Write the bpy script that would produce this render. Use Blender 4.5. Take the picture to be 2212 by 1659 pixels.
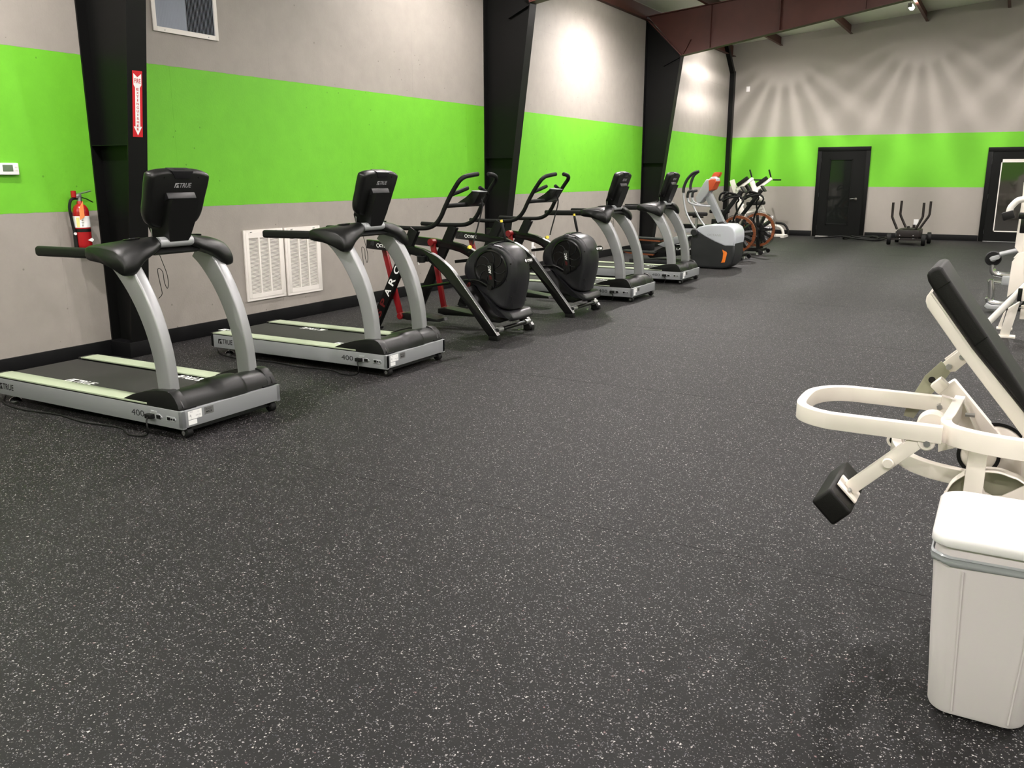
import bpy, bmesh, math, random
from math import sin, cos, pi, radians, sqrt, atan2
from mathutils import Vector, Matrix, Euler

SC = bpy.context.scene
for o in list(bpy.data.objects):
    bpy.data.objects.remove(o, do_unlink=True)
COL = SC.collection
random.seed(7)

# ------------------------------------------------------------------ camera, world, exposure
CAM_H = 1.5002
PITCH, YAW, ROLL = 0.2354218, 0.5134283, -0.0009723
cd = bpy.data.cameras.new('camera')
cam = bpy.data.objects.new('camera', cd)
COL.objects.link(cam)
F = Vector((-sin(YAW) * cos(PITCH), cos(YAW) * cos(PITCH), -sin(PITCH)))
R0 = Vector((cos(YAW), sin(YAW), 0))
U0 = R0.cross(F)
R1 = R0 * cos(ROLL) + U0 * sin(ROLL)
U1 = -R0 * sin(ROLL) + U0 * cos(ROLL)
cam.matrix_world = Matrix(((R1.x, U1.x, -F.x, 0), (R1.y, U1.y, -F.y, 0), (R1.z, U1.z, -F.z, CAM_H), (0, 0, 0, 1)))
cd.sensor_width = 36.0
cd.lens = 1879.33 / 2212 * 36.0
cd.clip_start = 0.05
cd.clip_end = 200
SC.camera = cam

w = bpy.data.worlds.new('world')
SC.world = w
w.use_nodes = True
w.node_tree.nodes['Background'].inputs['Color'].default_value = (1.0, 0.96, 0.9, 1)
w.node_tree.nodes['Background'].inputs['Strength'].default_value = 0.02
SC.view_settings.view_transform = 'Standard'
SC.view_settings.look = 'None'
SC.view_settings.gamma = 1.0
SC.view_settings.use_curve_mapping = False
SC.view_settings.exposure = 1.0
LAMP_W = 420.0
LAMP_COL = (1.0, 0.935, 0.915)
try:
    SC.cycles.sample_clamp_indirect = 6.0
except Exception:
    pass

XW, YB = -6.6136, 23.154       # left wall plane, back wall plane
XR, YF = 9.4, -4.2             # right wall, front wall (behind the camera)

# ------------------------------------------------------------------ materials
def srgb(r, g, b):
    f = lambda c: (c / 255) / 12.92 if c / 255 <= 0.04045 else ((c / 255 + 0.055) / 1.055) ** 2.4
    return (f(r), f(g), f(b), 1)

MATS = {}
def mat(name, col, rough=0.5, metal=0.0, spec=0.5, bump=0.0, bscale=200.0, var=0.0, vscale=3.0, coat=0.0,
        emit=None, estr=0.0, trans=0.0, alpha=1.0, ior=1.45):
    m = bpy.data.materials.new(name)
    m.use_nodes = True
    nt = m.node_tree
    b = nt.nodes['Principled BSDF']
    if len(col) == 3: col = (*col, 1)
    b.inputs['Base Color'].default_value = col
    b.inputs['Roughness'].default_value = rough
    b.inputs['Metallic'].default_value = metal
    b.inputs['Specular IOR Level'].default_value = spec
    b.inputs['Coat Weight'].default_value = coat
    b.inputs['Transmission Weight'].default_value = trans
    b.inputs['Alpha'].default_value = alpha
    b.inputs['IOR'].default_value = ior
    if emit:
        b.inputs['Emission Color'].default_value = (*emit[:3], 1)
        b.inputs['Emission Strength'].default_value = estr
    tc = nt.nodes.new('ShaderNodeTexCoord')
    if bump:
        n = nt.nodes.new('ShaderNodeTexNoise'); n.inputs['Scale'].default_value = bscale; n.inputs['Detail'].default_value = 3
        nt.links.new(tc.outputs['Object'], n.inputs['Vector'])
        bp = nt.nodes.new('ShaderNodeBump'); bp.inputs['Strength'].default_value = bump; bp.inputs['Distance'].default_value = 0.002
        nt.links.new(n.outputs['Fac'], bp.inputs['Height'])
        nt.links.new(bp.outputs['Normal'], b.inputs['Normal'])
    if var:
        n = nt.nodes.new('ShaderNodeTexNoise'); n.inputs['Scale'].default_value = vscale; n.inputs['Detail'].default_value = 5
        nt.links.new(tc.outputs['Object'], n.inputs['Vector'])
        mx = nt.nodes.new('ShaderNodeMix'); mx.data_type = 'RGBA'
        mx.inputs[6].default_value = tuple(c * (1 - var) for c in col[:3]) + (1,)
        mx.inputs[7].default_value = tuple(min(1, c * (1 + var)) for c in col[:3]) + (1,)
        nt.links.new(n.outputs['Fac'], mx.inputs[0])
        nt.links.new(mx.outputs[2], b.inputs['Base Color'])
    MATS[name] = m
    return m

def wall_mat(name, bands, rough=0.6, dirt=1.0):
    """painted board: flat colour by height (a painted stripe), nail dents, scuffs"""
    m = bpy.data.materials.new(name); m.use_nodes = True
    nt = m.node_tree; N = nt.nodes; L = nt.links
    b = N['Principled BSDF']; b.inputs['Roughness'].default_value = rough
    b.inputs['Specular IOR Level'].default_value = 0.3
    g = N.new('ShaderNodeNewGeometry')
    sep = N.new('ShaderNodeSeparateXYZ'); L.new(g.outputs['Position'], sep.inputs[0])
    nz = N.new('ShaderNodeTexNoise'); nz.inputs['Scale'].default_value = 14; nz.inputs['Detail'].default_value = 4
    L.new(g.outputs['Position'], nz.inputs['Vector'])
    ad = N.new('ShaderNodeMath'); ad.operation = 'MULTIPLY_ADD'; ad.inputs[1].default_value = 0.012; ad.inputs[2].default_value = -0.006
    L.new(nz.outputs['Fac'], ad.inputs[0])
    z = N.new('ShaderNodeMath'); z.operation = 'ADD'; L.new(sep.outputs['Z'], z.inputs[0]); L.new(ad.outputs[0], z.inputs[1])
    cur = None
    for i, (z0, col) in enumerate(bands):
        if cur is None:
            rgb = N.new('ShaderNodeRGB'); rgb.outputs[0].default_value = col; cur = rgb.outputs[0]; continue
        gt = N.new('ShaderNodeMath'); gt.operation = 'GREATER_THAN'; gt.inputs[1].default_value = z0
        L.new(z.outputs[0], gt.inputs[0])
        mx = N.new('ShaderNodeMix'); mx.data_type = 'RGBA'; L.new(gt.outputs[0], mx.inputs[0])
        L.new(cur, mx.inputs[6]); mx.inputs[7].default_value = col; cur = mx.outputs[2]
    # mottling
    n2 = N.new('ShaderNodeTexNoise'); n2.inputs['Scale'].default_value = 5; n2.inputs['Detail'].default_value = 8; n2.inputs['Roughness'].default_value = 0.65
    L.new(g.outputs['Position'], n2.inputs['Vector'])
    mr = N.new('ShaderNodeMapRange'); mr.inputs[1].default_value = 0.3; mr.inputs[2].default_value = 0.7
    mr.inputs[3].default_value = 1 - 0.07 * dirt; mr.inputs[4].default_value = 1 + 0.04 * dirt
    L.new(n2.outputs['Fac'], mr.inputs[0])
    # small dark marks
    v = N.new('ShaderNodeTexVoronoi'); v.inputs['Scale'].default_value = 6.5; L.new(g.outputs['Position'], v.inputs['Vector'])
    lt = N.new('ShaderNodeMath'); lt.operation = 'LESS_THAN'; lt.inputs[1].default_value = 0.055 * dirt; L.new(v.outputs['Distance'], lt.inputs[0])
    s = N.new('ShaderNodeMath'); s.operation = 'MULTIPLY_ADD'; s.inputs[1].default_value = -0.35; s.inputs[2].default_value = 1.0
    L.new(lt.outputs[0], s.inputs[0])
    mul = N.new('ShaderNodeMath'); mul.operation = 'MULTIPLY'; L.new(mr.outputs[0], mul.inputs[0]); L.new(s.outputs[0], mul.inputs[1])
    vm = N.new('ShaderNodeVectorMath'); vm.operation = 'SCALE'; L.new(cur, vm.inputs[0]); L.new(mul.outputs[0], vm.inputs['Scale'])
    L.new(vm.outputs[0], b.inputs['Base Color'])
    n3 = N.new('ShaderNodeTexNoise'); n3.inputs['Scale'].default_value = 60; n3.inputs['Detail'].default_value = 5
    L.new(g.outputs['Position'], n3.inputs['Vector'])
    bp = N.new('ShaderNodeBump'); bp.inputs['Strength'].default_value = 0.25 * dirt; bp.inputs['Distance'].default_value = 0.004
    L.new(n3.outputs['Fac'], bp.inputs['Height']); L.new(bp.outputs['Normal'], b.inputs['Normal'])
    MATS[name] = m
    return m

GREY = srgb(152, 146, 139)
GREEN = (0.145, 0.48, 0.026, 1)
wall_mat('wall_paint', [(-1, GREY), (1.22, GREEN), (2.44, GREY)])
wall_mat('wall_paint_smooth', [(-1, GREY), (1.22, GREEN), (2.44, GREY)], dirt=0.35)

def floor_mat():
    m = bpy.data.materials.new('speckled_rubber'); m.use_nodes = True
    nt = m.node_tree; N = nt.nodes; L = nt.links
    b = N['Principled BSDF']
    b.inputs['Roughness'].default_value = 0.62; b.inputs['Specular IOR Level'].default_value = 0.24
    g = N.new('ShaderNodeNewGeometry')
    def flecks(scale, prob, size, seed):
        mp = N.new('ShaderNodeMapping'); mp.inputs['Location'].default_value = (seed, seed * 1.7, 0)
        L.new(g.outputs['Position'], mp.inputs[0])
        dn = N.new('ShaderNodeTexNoise'); dn.inputs['Scale'].default_value = scale * 1.6; dn.inputs['Detail'].default_value = 1
        L.new(mp.outputs[0], dn.inputs['Vector'])
        sc = N.new('ShaderNodeVectorMath'); sc.operation = 'SCALE'; sc.inputs['Scale'].default_value = 1.5 / scale
        L.new(dn.outputs['Color'], sc.inputs[0])
        av = N.new('ShaderNodeVectorMath'); av.operation = 'ADD'; L.new(mp.outputs[0], av.inputs[0]); L.new(sc.outputs[0], av.inputs[1])
        v = N.new('ShaderNodeTexVoronoi'); v.inputs['Scale'].default_value = scale; v.voronoi_dimensions = '2D'
        L.new(av.outputs[0], v.inputs['Vector'])
        sp = N.new('ShaderNodeSeparateColor'); L.new(v.outputs['Color'], sp.inputs[0])
        a = N.new('ShaderNodeMath'); a.operation = 'GREATER_THAN'; a.inputs[1].default_value = 1 - prob; L.new(sp.outputs[0], a.inputs[0])
        r = N.new('ShaderNodeMath'); r.operation = 'MULTIPLY_ADD'; r.inputs[1].default_value = size; r.inputs[2].default_value = size * 0.35
        L.new(sp.outputs[2], r.inputs[0])
        c = N.new('ShaderNodeMath'); c.operation = 'LESS_THAN'; L.new(v.outputs['Distance'], c.inputs[0]); L.new(r.outputs[0], c.inputs[1])
        mm = N.new('ShaderNodeMath'); mm.operation = 'MULTIPLY'; L.new(a.outputs[0], mm.inputs[0]); L.new(c.outputs[0], mm.inputs[1])
        return mm.outputs[0], sp.outputs[1]
    big = N.new('ShaderNodeTexNoise'); big.inputs['Scale'].default_value = 1.3; big.inputs['Detail'].default_value = 6
    L.new(g.outputs['Position'], big.inputs['Vector'])
    cr = N.new('ShaderNodeMix'); cr.data_type = 'RGBA'
    cr.inputs[6].default_value = (0.0035, 0.0032, 0.0033, 1); cr.inputs[7].default_value = (0.007, 0.0064, 0.0066, 1)
    L.new(big.outputs['Fac'], cr.inputs[0])
    cur = cr.outputs[2]
    for (scale, prob, size, seed, c0, c1) in ((150, 0.125, 0.30, 3.1, (0.46, 0.44, 0.42, 1), (0.10, 0.10, 0.12, 1)),
                                              (240, 0.15, 0.36, 9.7, (0.19, 0.18, 0.175, 1), (0.045, 0.05, 0.06, 1)),
                                              (100, 0.018, 0.25, 5.3, (0.50, 0.48, 0.46, 1), (0.12, 0.05, 0.055, 1))):
        f, h = flecks(scale, prob, size, seed)
        fc = N.new('ShaderNodeMix'); fc.data_type = 'RGBA'; fc.inputs[6].default_value = c0; fc.inputs[7].default_value = c1
        L.new(h, fc.inputs[0])
        mx = N.new('ShaderNodeMix'); mx.data_type = 'RGBA'; L.new(f, mx.inputs[0]); L.new(cur, mx.inputs[6]); L.new(fc.outputs[2], mx.inputs[7])
        cur = mx.outputs[2]
    # dark scuffed patches worn into the mats
    sn = N.new('ShaderNodeTexNoise'); sn.inputs['Scale'].default_value = 2.2; sn.inputs['Detail'].default_value = 3
    L.new(g.outputs['Position'], sn.inputs['Vector'])
    sr = N.new('ShaderNodeMapRange'); sr.inputs[1].default_value = 0.62; sr.inputs[2].default_value = 0.72; sr.inputs[3].default_value = 1.0; sr.inputs[4].default_value = 0.72
    L.new(sn.outputs['Fac'], sr.inputs[0])
    vm = N.new('ShaderNodeVectorMath'); vm.operation = 'SCALE'; L.new(cur, vm.inputs[0]); L.new(sr.outputs[0], vm.inputs['Scale'])
    L.new(vm.outputs[0], b.inputs['Base Color'])
    bn = N.new('ShaderNodeTexNoise'); bn.inputs['Scale'].default_value = 260; bn.inputs['Detail'].default_value = 3
    L.new(g.outputs['Position'], bn.inputs['Vector'])
    bp = N.new('ShaderNodeBump'); bp.inputs['Strength'].default_value = 0.35; bp.inputs['Distance'].default_value = 0.002
    L.new(bn.outputs['Fac'], bp.inputs['Height']); L.new(bp.outputs['Normal'], b.inputs['Normal'])
    MATS['rubber_floor'] = m
floor_mat()

mat('black_paint', (0.0035, 0.0036, 0.0035), 0.42, spec=0.25, bump=0.15, bscale=80)
mat('black_base', (0.003, 0.003, 0.0035), 0.5, spec=0.25, bump=0.1)
mat('black_plastic', (0.005, 0.0052, 0.005), 0.36, spec=0.4, bump=0.25, bscale=420)
mat('black_gloss', (0.005, 0.005, 0.005), 0.22)
mat('black_rubber', (0.004, 0.004, 0.004), 0.6, spec=0.3, bump=0.2)
mat('black_leather', (0.006, 0.0055, 0.0052), 0.5, spec=0.3, bump=0.25, bscale=300)
mat('charcoal_plastic', (0.011, 0.011, 0.0125), 0.33, bump=0.2, bscale=500)
mat('graphite', (0.017, 0.018, 0.019), 0.45)
mat('belt', (0.018, 0.0165, 0.016), 0.65, bump=0.2, bscale=500)
mat('silver_paint', (0.315, 0.32, 0.325), 0.36, metal=0.35, bump=0.08, bscale=600)
mat('silver_side', (0.29, 0.30, 0.31), 0.4, metal=0.3)
mat('rail_pale', (0.37, 0.42, 0.30), 0.5, bump=0.3, bscale=250)
mat('silver_plastic', (0.40, 0.41, 0.42), 0.3, metal=0.2)
mat('light_silver', (0.52, 0.54, 0.58), 0.25)
mat('chrome', (0.8, 0.8, 0.8), 0.12, metal=1.0)
mat('steel', (0.45, 0.45, 0.45), 0.35, metal=0.9)
mat('red_paint', (0.20, 0.006, 0.009), 0.3, coat=0.3)
mat('red_ext', (0.32, 0.006, 0.009), 0.3, coat=0.3)
mat('red_dim', (0.09, 0.006, 0.006), 0.4)
mat('white_print', (0.85, 0.85, 0.84), 0.5)
mat('grey_print', (0.33, 0.33, 0.34), 0.4)
mat('black_print', (0.008, 0.008, 0.008), 0.5)
mat('red_print', (0.55, 0.01, 0.02), 0.5)
mat('sign_red', (0.55, 0.012, 0.02), 0.45)
mat('white_metal', (0.78, 0.74, 0.69), 0.45)
mat('cream_paint', (0.80, 0.74, 0.67), 0.38, var=0.05, vscale=9)
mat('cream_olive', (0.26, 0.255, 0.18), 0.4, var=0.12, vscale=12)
mat('white_plastic', (0.80, 0.78, 0.78), 0.35)
mat('can_white', (0.68, 0.63, 0.635), 0.42, bump=0.12, bscale=500)
mat('bag_film', (0.36, 0.38, 0.39), 0.2, bump=0.6, bscale=60, alpha=0.85)
mat('orange', (0.85, 0.20, 0.02), 0.4)
mat('orange_tag', (0.95, 0.28, 0.08), 0.6)
mat('orange_red', (0.52, 0.075, 0.02), 0.4)
mat('copper_ring', (0.20, 0.060, 0.022), 0.38, metal=0.2)
mat('yellow', (0.85, 0.65, 0.06), 0.4)
mat('label_yellow', (0.75, 0.68, 0.25), 0.5)
mat('lcd', (0.12, 0.17, 0.11), 0.25)
mat('red_iron', (0.075, 0.021, 0.015), 0.55, var=0.25, vscale=4)
mat('dark_iron', (0.012, 0.0075, 0.0065), 0.5, var=0.3, vscale=8)
mat('ceiling_vinyl', (0.78, 0.78, 0.70), 0.45, bump=0.3, bscale=8)
mat('door_black', (0.003, 0.0031, 0.003), 0.4, spec=0.22)
mat('dark_glass', (0.010, 0.011, 0.010), 0.04, spec=0.6)
mat('mirror_glass', (0.020, 0.018, 0.014), 0.05, spec=0.9, coat=1.0)
mat('clear_disc', (0.02, 0.02, 0.02), 0.15, alpha=0.35)
mat('lamp_glow', (1, 1, 1), 0.5, emit=(1.0, 0.95, 0.88), estr=60.0)
mat('dark_red_screen', (0.35, 0.04, 0.015), 0.3)
mat('filter', (0.10, 0.09, 0.075), 0.9)
mat('duct_dark', (0.012, 0.012, 0.014), 0.8)
mat('vent_blue', (0.50, 0.54, 0.62), 0.4)

# ------------------------------------------------------------------ mesh building
class MB:
    def __init__(s):
        s.bm = bmesh.new()
    def box(s, c, size, rot=None, bev=0.0, seg=2):
        r = bmesh.ops.create_cube(s.bm, size=1.0)
        M = Matrix.Translation(c) @ (rot.to_4x4() if rot else Matrix.Identity(4)) @ Matrix.Diagonal((*size, 1))
        bmesh.ops.transform(s.bm, matrix=M, verts=r['verts'])
        if bev:
            es = list({e for v in r['verts'] for e in v.link_edges})
            bmesh.ops.bevel(s.bm, geom=es, offset=bev, segments=seg, affect='EDGES', profile=0.6)
        return s
    def box2(s, a, b, bev=0.0, seg=2):
        return s.box(tuple((a[i] + b[i]) / 2 for i in range(3)), tuple(abs(b[i] - a[i]) for i in range(3)), None, bev, seg)
    def bar(s, p0, p1, wy, wz, bev=0.0, up=(0, 1, 0)):
        """rectangular bar between two points; wy = size along the 'up' hint, wz = the other side"""
        p0, p1 = Vector(p0), Vector(p1); d = p1 - p0; L = d.length; d.normalize()
        y = Vector(up); y = (y - d * y.dot(d)).normalized(); z = d.cross(y)
        M = Matrix((d, y, z)).transposed()
        return s.box((p0 + p1) / 2, (L, wy, wz), M, bev)
    def prism(s, pts, y0, y1, bev=0.0, seg=2, axis='y', M=None):
        n = len(pts); bm = s.bm
        def P(a, b, t):
            v = {'y': Vector((a, t, b)), 'x': Vector((t, a, b)), 'z': Vector((a, b, t))}[axis]
            return M @ v if M else v
        A = [bm.verts.new(P(a, b, y0)) for a, b in pts]; B = [bm.verts.new(P(a, b, y1)) for a, b in pts]
        fs = [bm.faces.new(A), bm.faces.new(B[::-1])]
        for i in range(n):
            j = (i + 1) % n
            fs.append(bm.faces.new((A[j], A[i], B[i], B[j])))
        bmesh.ops.recalc_face_normals(bm, faces=fs)
        if bev:
            es = list(set(fs[0].edges) | set(fs[1].edges))
            bmesh.ops.bevel(bm, geom=es, offset=bev, segments=seg, affect='EDGES', profile=0.6)
        return s
    def sheet(s, rings, closed=True, caps=True):
        """skin a list of equally long point rings"""
        bm = s.bm; V = [[bm.verts.new(p) for p in r] for r in rings]; n = len(V[0]); fs = []
        for a, b in zip(V, V[1:]):
            for i in range(n if closed else n - 1):
                j = (i + 1) % n
                fs.append(bm.faces.new((a[i], a[j], b[j], b[i])))
        if caps and closed:
            fs.append(bm.faces.new(V[0][::-1])); fs.append(bm.faces.new(V[-1]))
        bmesh.ops.recalc_face_normals(bm, faces=fs)
        return s
    def sweep(s, path, sect, up=(0, 1, 0), closed=False, scale=None, caps=True):
        """sweep section (a,b) along path; b axis = up hint, a axis = in the plane across the path"""
        P = [Vector(p) for p in path]; n = len(P); rings = []
        for i, p in enumerate(P):
            if closed: d = P[(i + 1) % n] - P[i - 1]
            else: d = (P[min(i + 1, n - 1)] - P[max(i - 1, 0)])
            d.normalize(); b = Vector(up); b = b - d * b.dot(d)
            b.normalize(); a = b.cross(d)
            k = scale[i] if scale else 1
            rings.append([p + a * (x * k) + b * (y * k) for x, y in sect])
        if closed:
            rings.append(rings[0])
            bm = s.bm; V = [[bm.verts.new(q) for q in r] for r in rings[:-1]]; m = len(sect); fs = []
            for i in range(n):
                A, B = V[i], V[(i + 1) % n]
                for k in range(m):
                    fs.append(bm.faces.new((A[k], A[(k + 1) % m], B[(k + 1) % m], B[k])))
            bmesh.ops.recalc_face_normals(bm, faces=fs); return s
        return s.sheet(rings, True, caps)
    def tube(s, path, r, n=10, closed=False, dome=True):
        P = [Vector(p) for p in path]
        m = len(P); d0 = (P[1] - P[0]).normalized()
        u = d0.orthogonal().normalized(); rings = []
        def tang(i):
            if closed: return (P[(i + 1) % m] - P[i - 1]).normalized()
            return (P[min(i + 1, m - 1)] - P[max(i - 1, 0)]).normalized()
        rr = r if isinstance(r, (list, tuple)) else [r] * m
        fr = []
        for i in range(m):
            d = tang(i); u = (u - d * u.dot(d)).normalized(); fr.append((P[i], d, u.copy(), rr[i]))
        def ring(p, d, u, k):
            v = d.cross(u)
            return [p + (u * cos(2 * pi * j / n) + v * sin(2 * pi * j / n)) * k for j in range(n)]
        if closed:
            R = [ring(*f) for f in fr]; bm = s.bm; V = [[bm.verts.new(q) for q in x] for x in R]; fs = []
            for i in range(m):
                A, B = V[i], V[(i + 1) % m]
                for k in range(n): fs.append(bm.faces.new((A[k], A[(k + 1) % n], B[(k + 1) % n], B[k])))
            bmesh.ops.recalc_face_normals(bm, faces=fs); return s
        if dome:
            p, d, u, k = fr[0]; rings.append(ring(p - d * k * 0.35, d, u, k * 0.6)); rings.append(ring(p - d * k * 0.12, d, u, k * 0.9))
        rings += [ring(*f) for f in fr]
        if dome:
            p, d, u, k = fr[-1]; rings.append(ring(p + d * k * 0.12, d, u, k * 0.9)); rings.append(ring(p + d * k * 0.35, d, u, k * 0.6))
        return s.sheet(rings)
    def cyl(s, p0, p1, r0, r1=None, n=20, bev=0.0):
        r1 = r0 if r1 is None else r1
        p0, p1 = Vector(p0), Vector(p1); d = (p1 - p0).normalized()
        u = d.orthogonal().normalized(); v = d.cross(u)
        R = lambda p, r: [p + (u * cos(2 * pi * j / n) + v * sin(2 * pi * j / n)) * r for j in range(n)]
        if bev:
            return s.sheet([R(p0, r0 - bev), R(p0 + d * bev, r0), R(p1 - d * bev, r1), R(p1, r1 - bev)])
        return s.sheet([R(p0, r0), R(p1, r1)])
    def lathe(s, prof, c, axis, n=32, caps=False):
        """prof: (radius, height) pairs along axis from point c"""
        d = Vector(axis).normalized(); u = d.orthogonal().normalized(); v = d.cross(u); c = Vector(c)
        return s.sheet([[c + d * h + (u * cos(2 * pi * j / n) + v * sin(2 * pi * j / n)) * r for j in range(n)] for r, h in prof], True, caps)
    def sphere(s, c, r, sc=(1, 1, 1), seg=16):
        q = bmesh.ops.create_uvsphere(s.bm, u_segments=seg, v_segments=seg // 2, radius=r)
        bmesh.ops.transform(s.bm, matrix=Matrix.Translation(c) @ Matrix.Diagonal((*sc, 1)), verts=q['verts'])
        return s
    def add(s, mesh, M):
        b2 = bmesh.new(); b2.from_mesh(mesh); bmesh.ops.transform(b2, matrix=M, verts=b2.verts)
        t = bpy.data.meshes.new('tmp'); b2.to_mesh(t); b2.free(); s.bm.from_mesh(t); bpy.data.meshes.remove(t)
        return s
    def mesh(s, name, m, angle=38):
        me = bpy.data.meshes.new(name); s.bm.to_mesh(me); s.bm.free()
        me.materials.append(MATS[m])
        for p in me.polygons: p.use_smooth = True
        try: me.set_sharp_from_angle(angle=radians(angle))
        except Exception: pass
        return me
    def build(s, name, m, parent=None, angle=38, sub=0):
        o = bpy.data.objects.new(name, s.mesh(name, m, angle))
        COL.objects.link(o)
        if parent is not None: o.parent = parent
        if sub:
            md = o.modifiers.new('sub', 'SUBSURF'); md.levels = sub; md.render_levels = sub
        return o

def spline(pts, k=6, closed=False):
    """Catmull-Rom through the points"""
    P = [Vector(p) for p in pts]; n = len(P); out = []
    rng = range(n if closed else n - 1)
    for i in rng:
        if closed: a, b, c, d = P[i - 1], P[i], P[(i + 1) % n], P[(i + 2) % n]
        else: a, b, c, d = P[max(i - 1, 0)], P[i], P[i + 1], P[min(i + 2, n - 1)]
        for j in range(k):
            t = j / k
            out.append(0.5 * ((2 * b) + (c - a) * t + (2 * a - 5 * b + 4 * c - d) * t * t + (3 * b - a - 3 * c + d) * t ** 3))
    if not closed: out.append(P[-1])
    return out

def rrect(a, b, r, k=4):
    """rounded rectangle section, half sizes a, b"""
    out = []
    for cx, cy, t0 in ((a - r, b - r, 0), (-a + r, b - r, pi / 2), (-a + r, -b + r, pi), (a - r, -b + r, 3 * pi / 2)):
        for i in range(k + 1):
            t = t0 + (pi / 2) * i / k
            out.append((cx + r * cos(t), cy + r * sin(t)))
    return out

def at_y(pairs, y): return [(a, y, z) for a, z in pairs]

def thing(name, label, cat, loc=(0, 0, 0), rz=0.0, group=None):
    o = bpy.data.objects.new(name, None); COL.objects.link(o)
    o.empty_display_size = 0.1; o.location = loc; o.rotation_euler = (0, 0, rz)
    o['label'] = label; o['category'] = cat
    if group: o['group'] = group
    return o
def tag(o, label, cat, group=None, kind=None):
    o['label'] = label; o['category'] = cat
    if group: o['group'] = group
    if kind: o['kind'] = kind
    return o
def struct(o): o['kind'] = 'structure'; return o
def stuff(o): o['kind'] = 'stuff'; return o
KIDS = {}
def dup(root, loc, label, rz=None, skip=()):
    r = root.copy(); COL.objects.link(r); r.location = loc; r['label'] = label
    if rz is not None: r.rotation_euler = (0, 0, rz)
    def rec(src, dst):
        for ch in src.children:
            if ch.name.split('.')[0] in skip: continue
            c = ch.copy(); COL.objects.link(c); c.parent = dst
            rec(ch, c)
    rec(root, r)
    return r

_txt = {}
def text(s, m, h, M, name='lettering', parent=None, bold=0.0, width=None, shear=0.0, spacing=1.0, depth=0.0008):
    """printed lettering: flat glyph shapes of cap height h, centred on M's origin, in M's XY plane"""
    key = (s, bold, shear, spacing)
    if key not in _txt:
        c = bpy.data.curves.new('t', 'FONT'); c.body = s; c.align_x = 'CENTER'; c.align_y = 'CENTER'
        c.size = 1.0; c.offset = bold; c.shear = shear; c.space_character = spacing; c.resolution_u = 3
        o = bpy.data.objects.new('t', c); COL.objects.link(o)
        me = bpy.data.meshes.new_from_object(o.evaluated_get(bpy.context.evaluated_depsgraph_get()))
        bpy.data.objects.remove(o, do_unlink=True)
        _txt[key] = me
    me = _txt[key]
    xs = [v.co.x for v in me.vertices]; ys = [v.co.y for v in me.vertices]
    cx, cy = (min(xs) + max(xs)) / 2, (min(ys) + max(ys)) / 2
    sy = h / (max(ys) - min(ys)); sx = (width / (max(xs) - min(xs))) if width else sy
    T = M @ Matrix.Diagonal((sx, sy, 1, 1)) @ Matrix.Translation((-cx, -cy, 0))
    return me, T
def put_text(mb, s, h, M, **k):
    me, T = text(s, '', h, M, **k); mb.add(me, T); return mb
def frame(o, x, y):
    """matrix with origin o, X axis x and Y axis y"""
    x = Vector(x).normalized(); y = Vector(y); y = (y - x * y.dot(x)).normalized(); z = x.cross(y)
    M = Matrix((x, y, z)).transposed().to_4x4(); M.translation = Vector(o); return M
def flat(mb, pts, M):
    f = mb.bm.faces.new([mb.bm.verts.new(M @ Vector((a, b, 0))) for a, b in pts]); return f

# ------------------------------------------------------------------ the room
# floor: slab with 4 ft rubber rolls laid across the room, thin joints between them
fl = MB().box2((XW - 0.2, YF - 0.2, -0.12), (XR + 0.2, YB + 0.2, -0.012)).build('floor', 'black_base'); struct(fl)
y = 4.53 - 1.243 * 7
k = 0
while y < YB:
    a, b = max(y + 0.0008, YF), min(y + 1.243 - 0.0008, YB)
    o = MB().box2((XW, a, -0.012), (XR, b, -0.0004 * (k % 2))).build('rubber_mat', 'rubber_floor', fl)
    y += 1.243; k += 1

# left wall: backing and 4 x 8 ft boards, one board row per 1.22 m
wl = MB().box2((XW - 0.2, YF - 0.2, -0.1), (XW - 0.012, YB + 0.2, 5.0)).build('wall_left', 'black_base'); struct(wl)
random.seed(3)
for r in range(4):
    z0, z1 = 1.22 * r, min(1.22 * (r + 1), 4.75)
    y = YF - (1.3 if r % 2 else 0.1)
    y = 14.12 - 2.44 * 8 - (1.22 if r % 2 else 0)
    while y < YB:
        a, b = max(y, YF), min(y + 2.44, YB)
        if b > a:
            MB().box2((XW - 0.012, a + 0.0003, z0 + 0.0004), (XW + random.uniform(-0.0003, 0.0), b - 0.0003, z1 - 0.0004)).build('wall_panel', 'wall_paint', wl)
        y += 2.44
wb = MB().box2((XW - 0.2, YB, -0.1), (XR + 0.2, YB + 0.2, 6.4)).build('wall_back', 'wall_paint_smooth'); struct(wb)
wr = MB().box2((XR, YF - 0.2, -0.1), (XR + 0.2, YB + 0.2, 5.2)).build('wall_right', 'wall_paint_smooth'); struct(wr)
wf = MB().box2((XW - 0.2, YF - 0.2, -0.1), (XR + 0.2, YF, 6.4)).build('wall_front', 'wall_paint_smooth'); struct(wf)

SL = 0.093
XC = 1.4
def roof_z(x): return 4.70 + SL * ((x - XW) if x < XC else (2 * XC - XW - x))
# ceiling: two sloping vinyl faced planes
pts = [(XW - 0.2, roof_z(XW - 0.2)), (XC, roof_z(XC)), (XR + 0.2, roof_z(XR + 0.2)), (XR + 0.2, roof_z(XR + 0.2) + 0.1), (XC, roof_z(XC) + 0.1), (XW - 0.2, roof_z(XW - 0.2) + 0.1)]
ce = MB().prism(pts, YF - 0.2, YB + 0.2).build('ceiling', 'ceiling_vinyl'); struct(ce)

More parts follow.
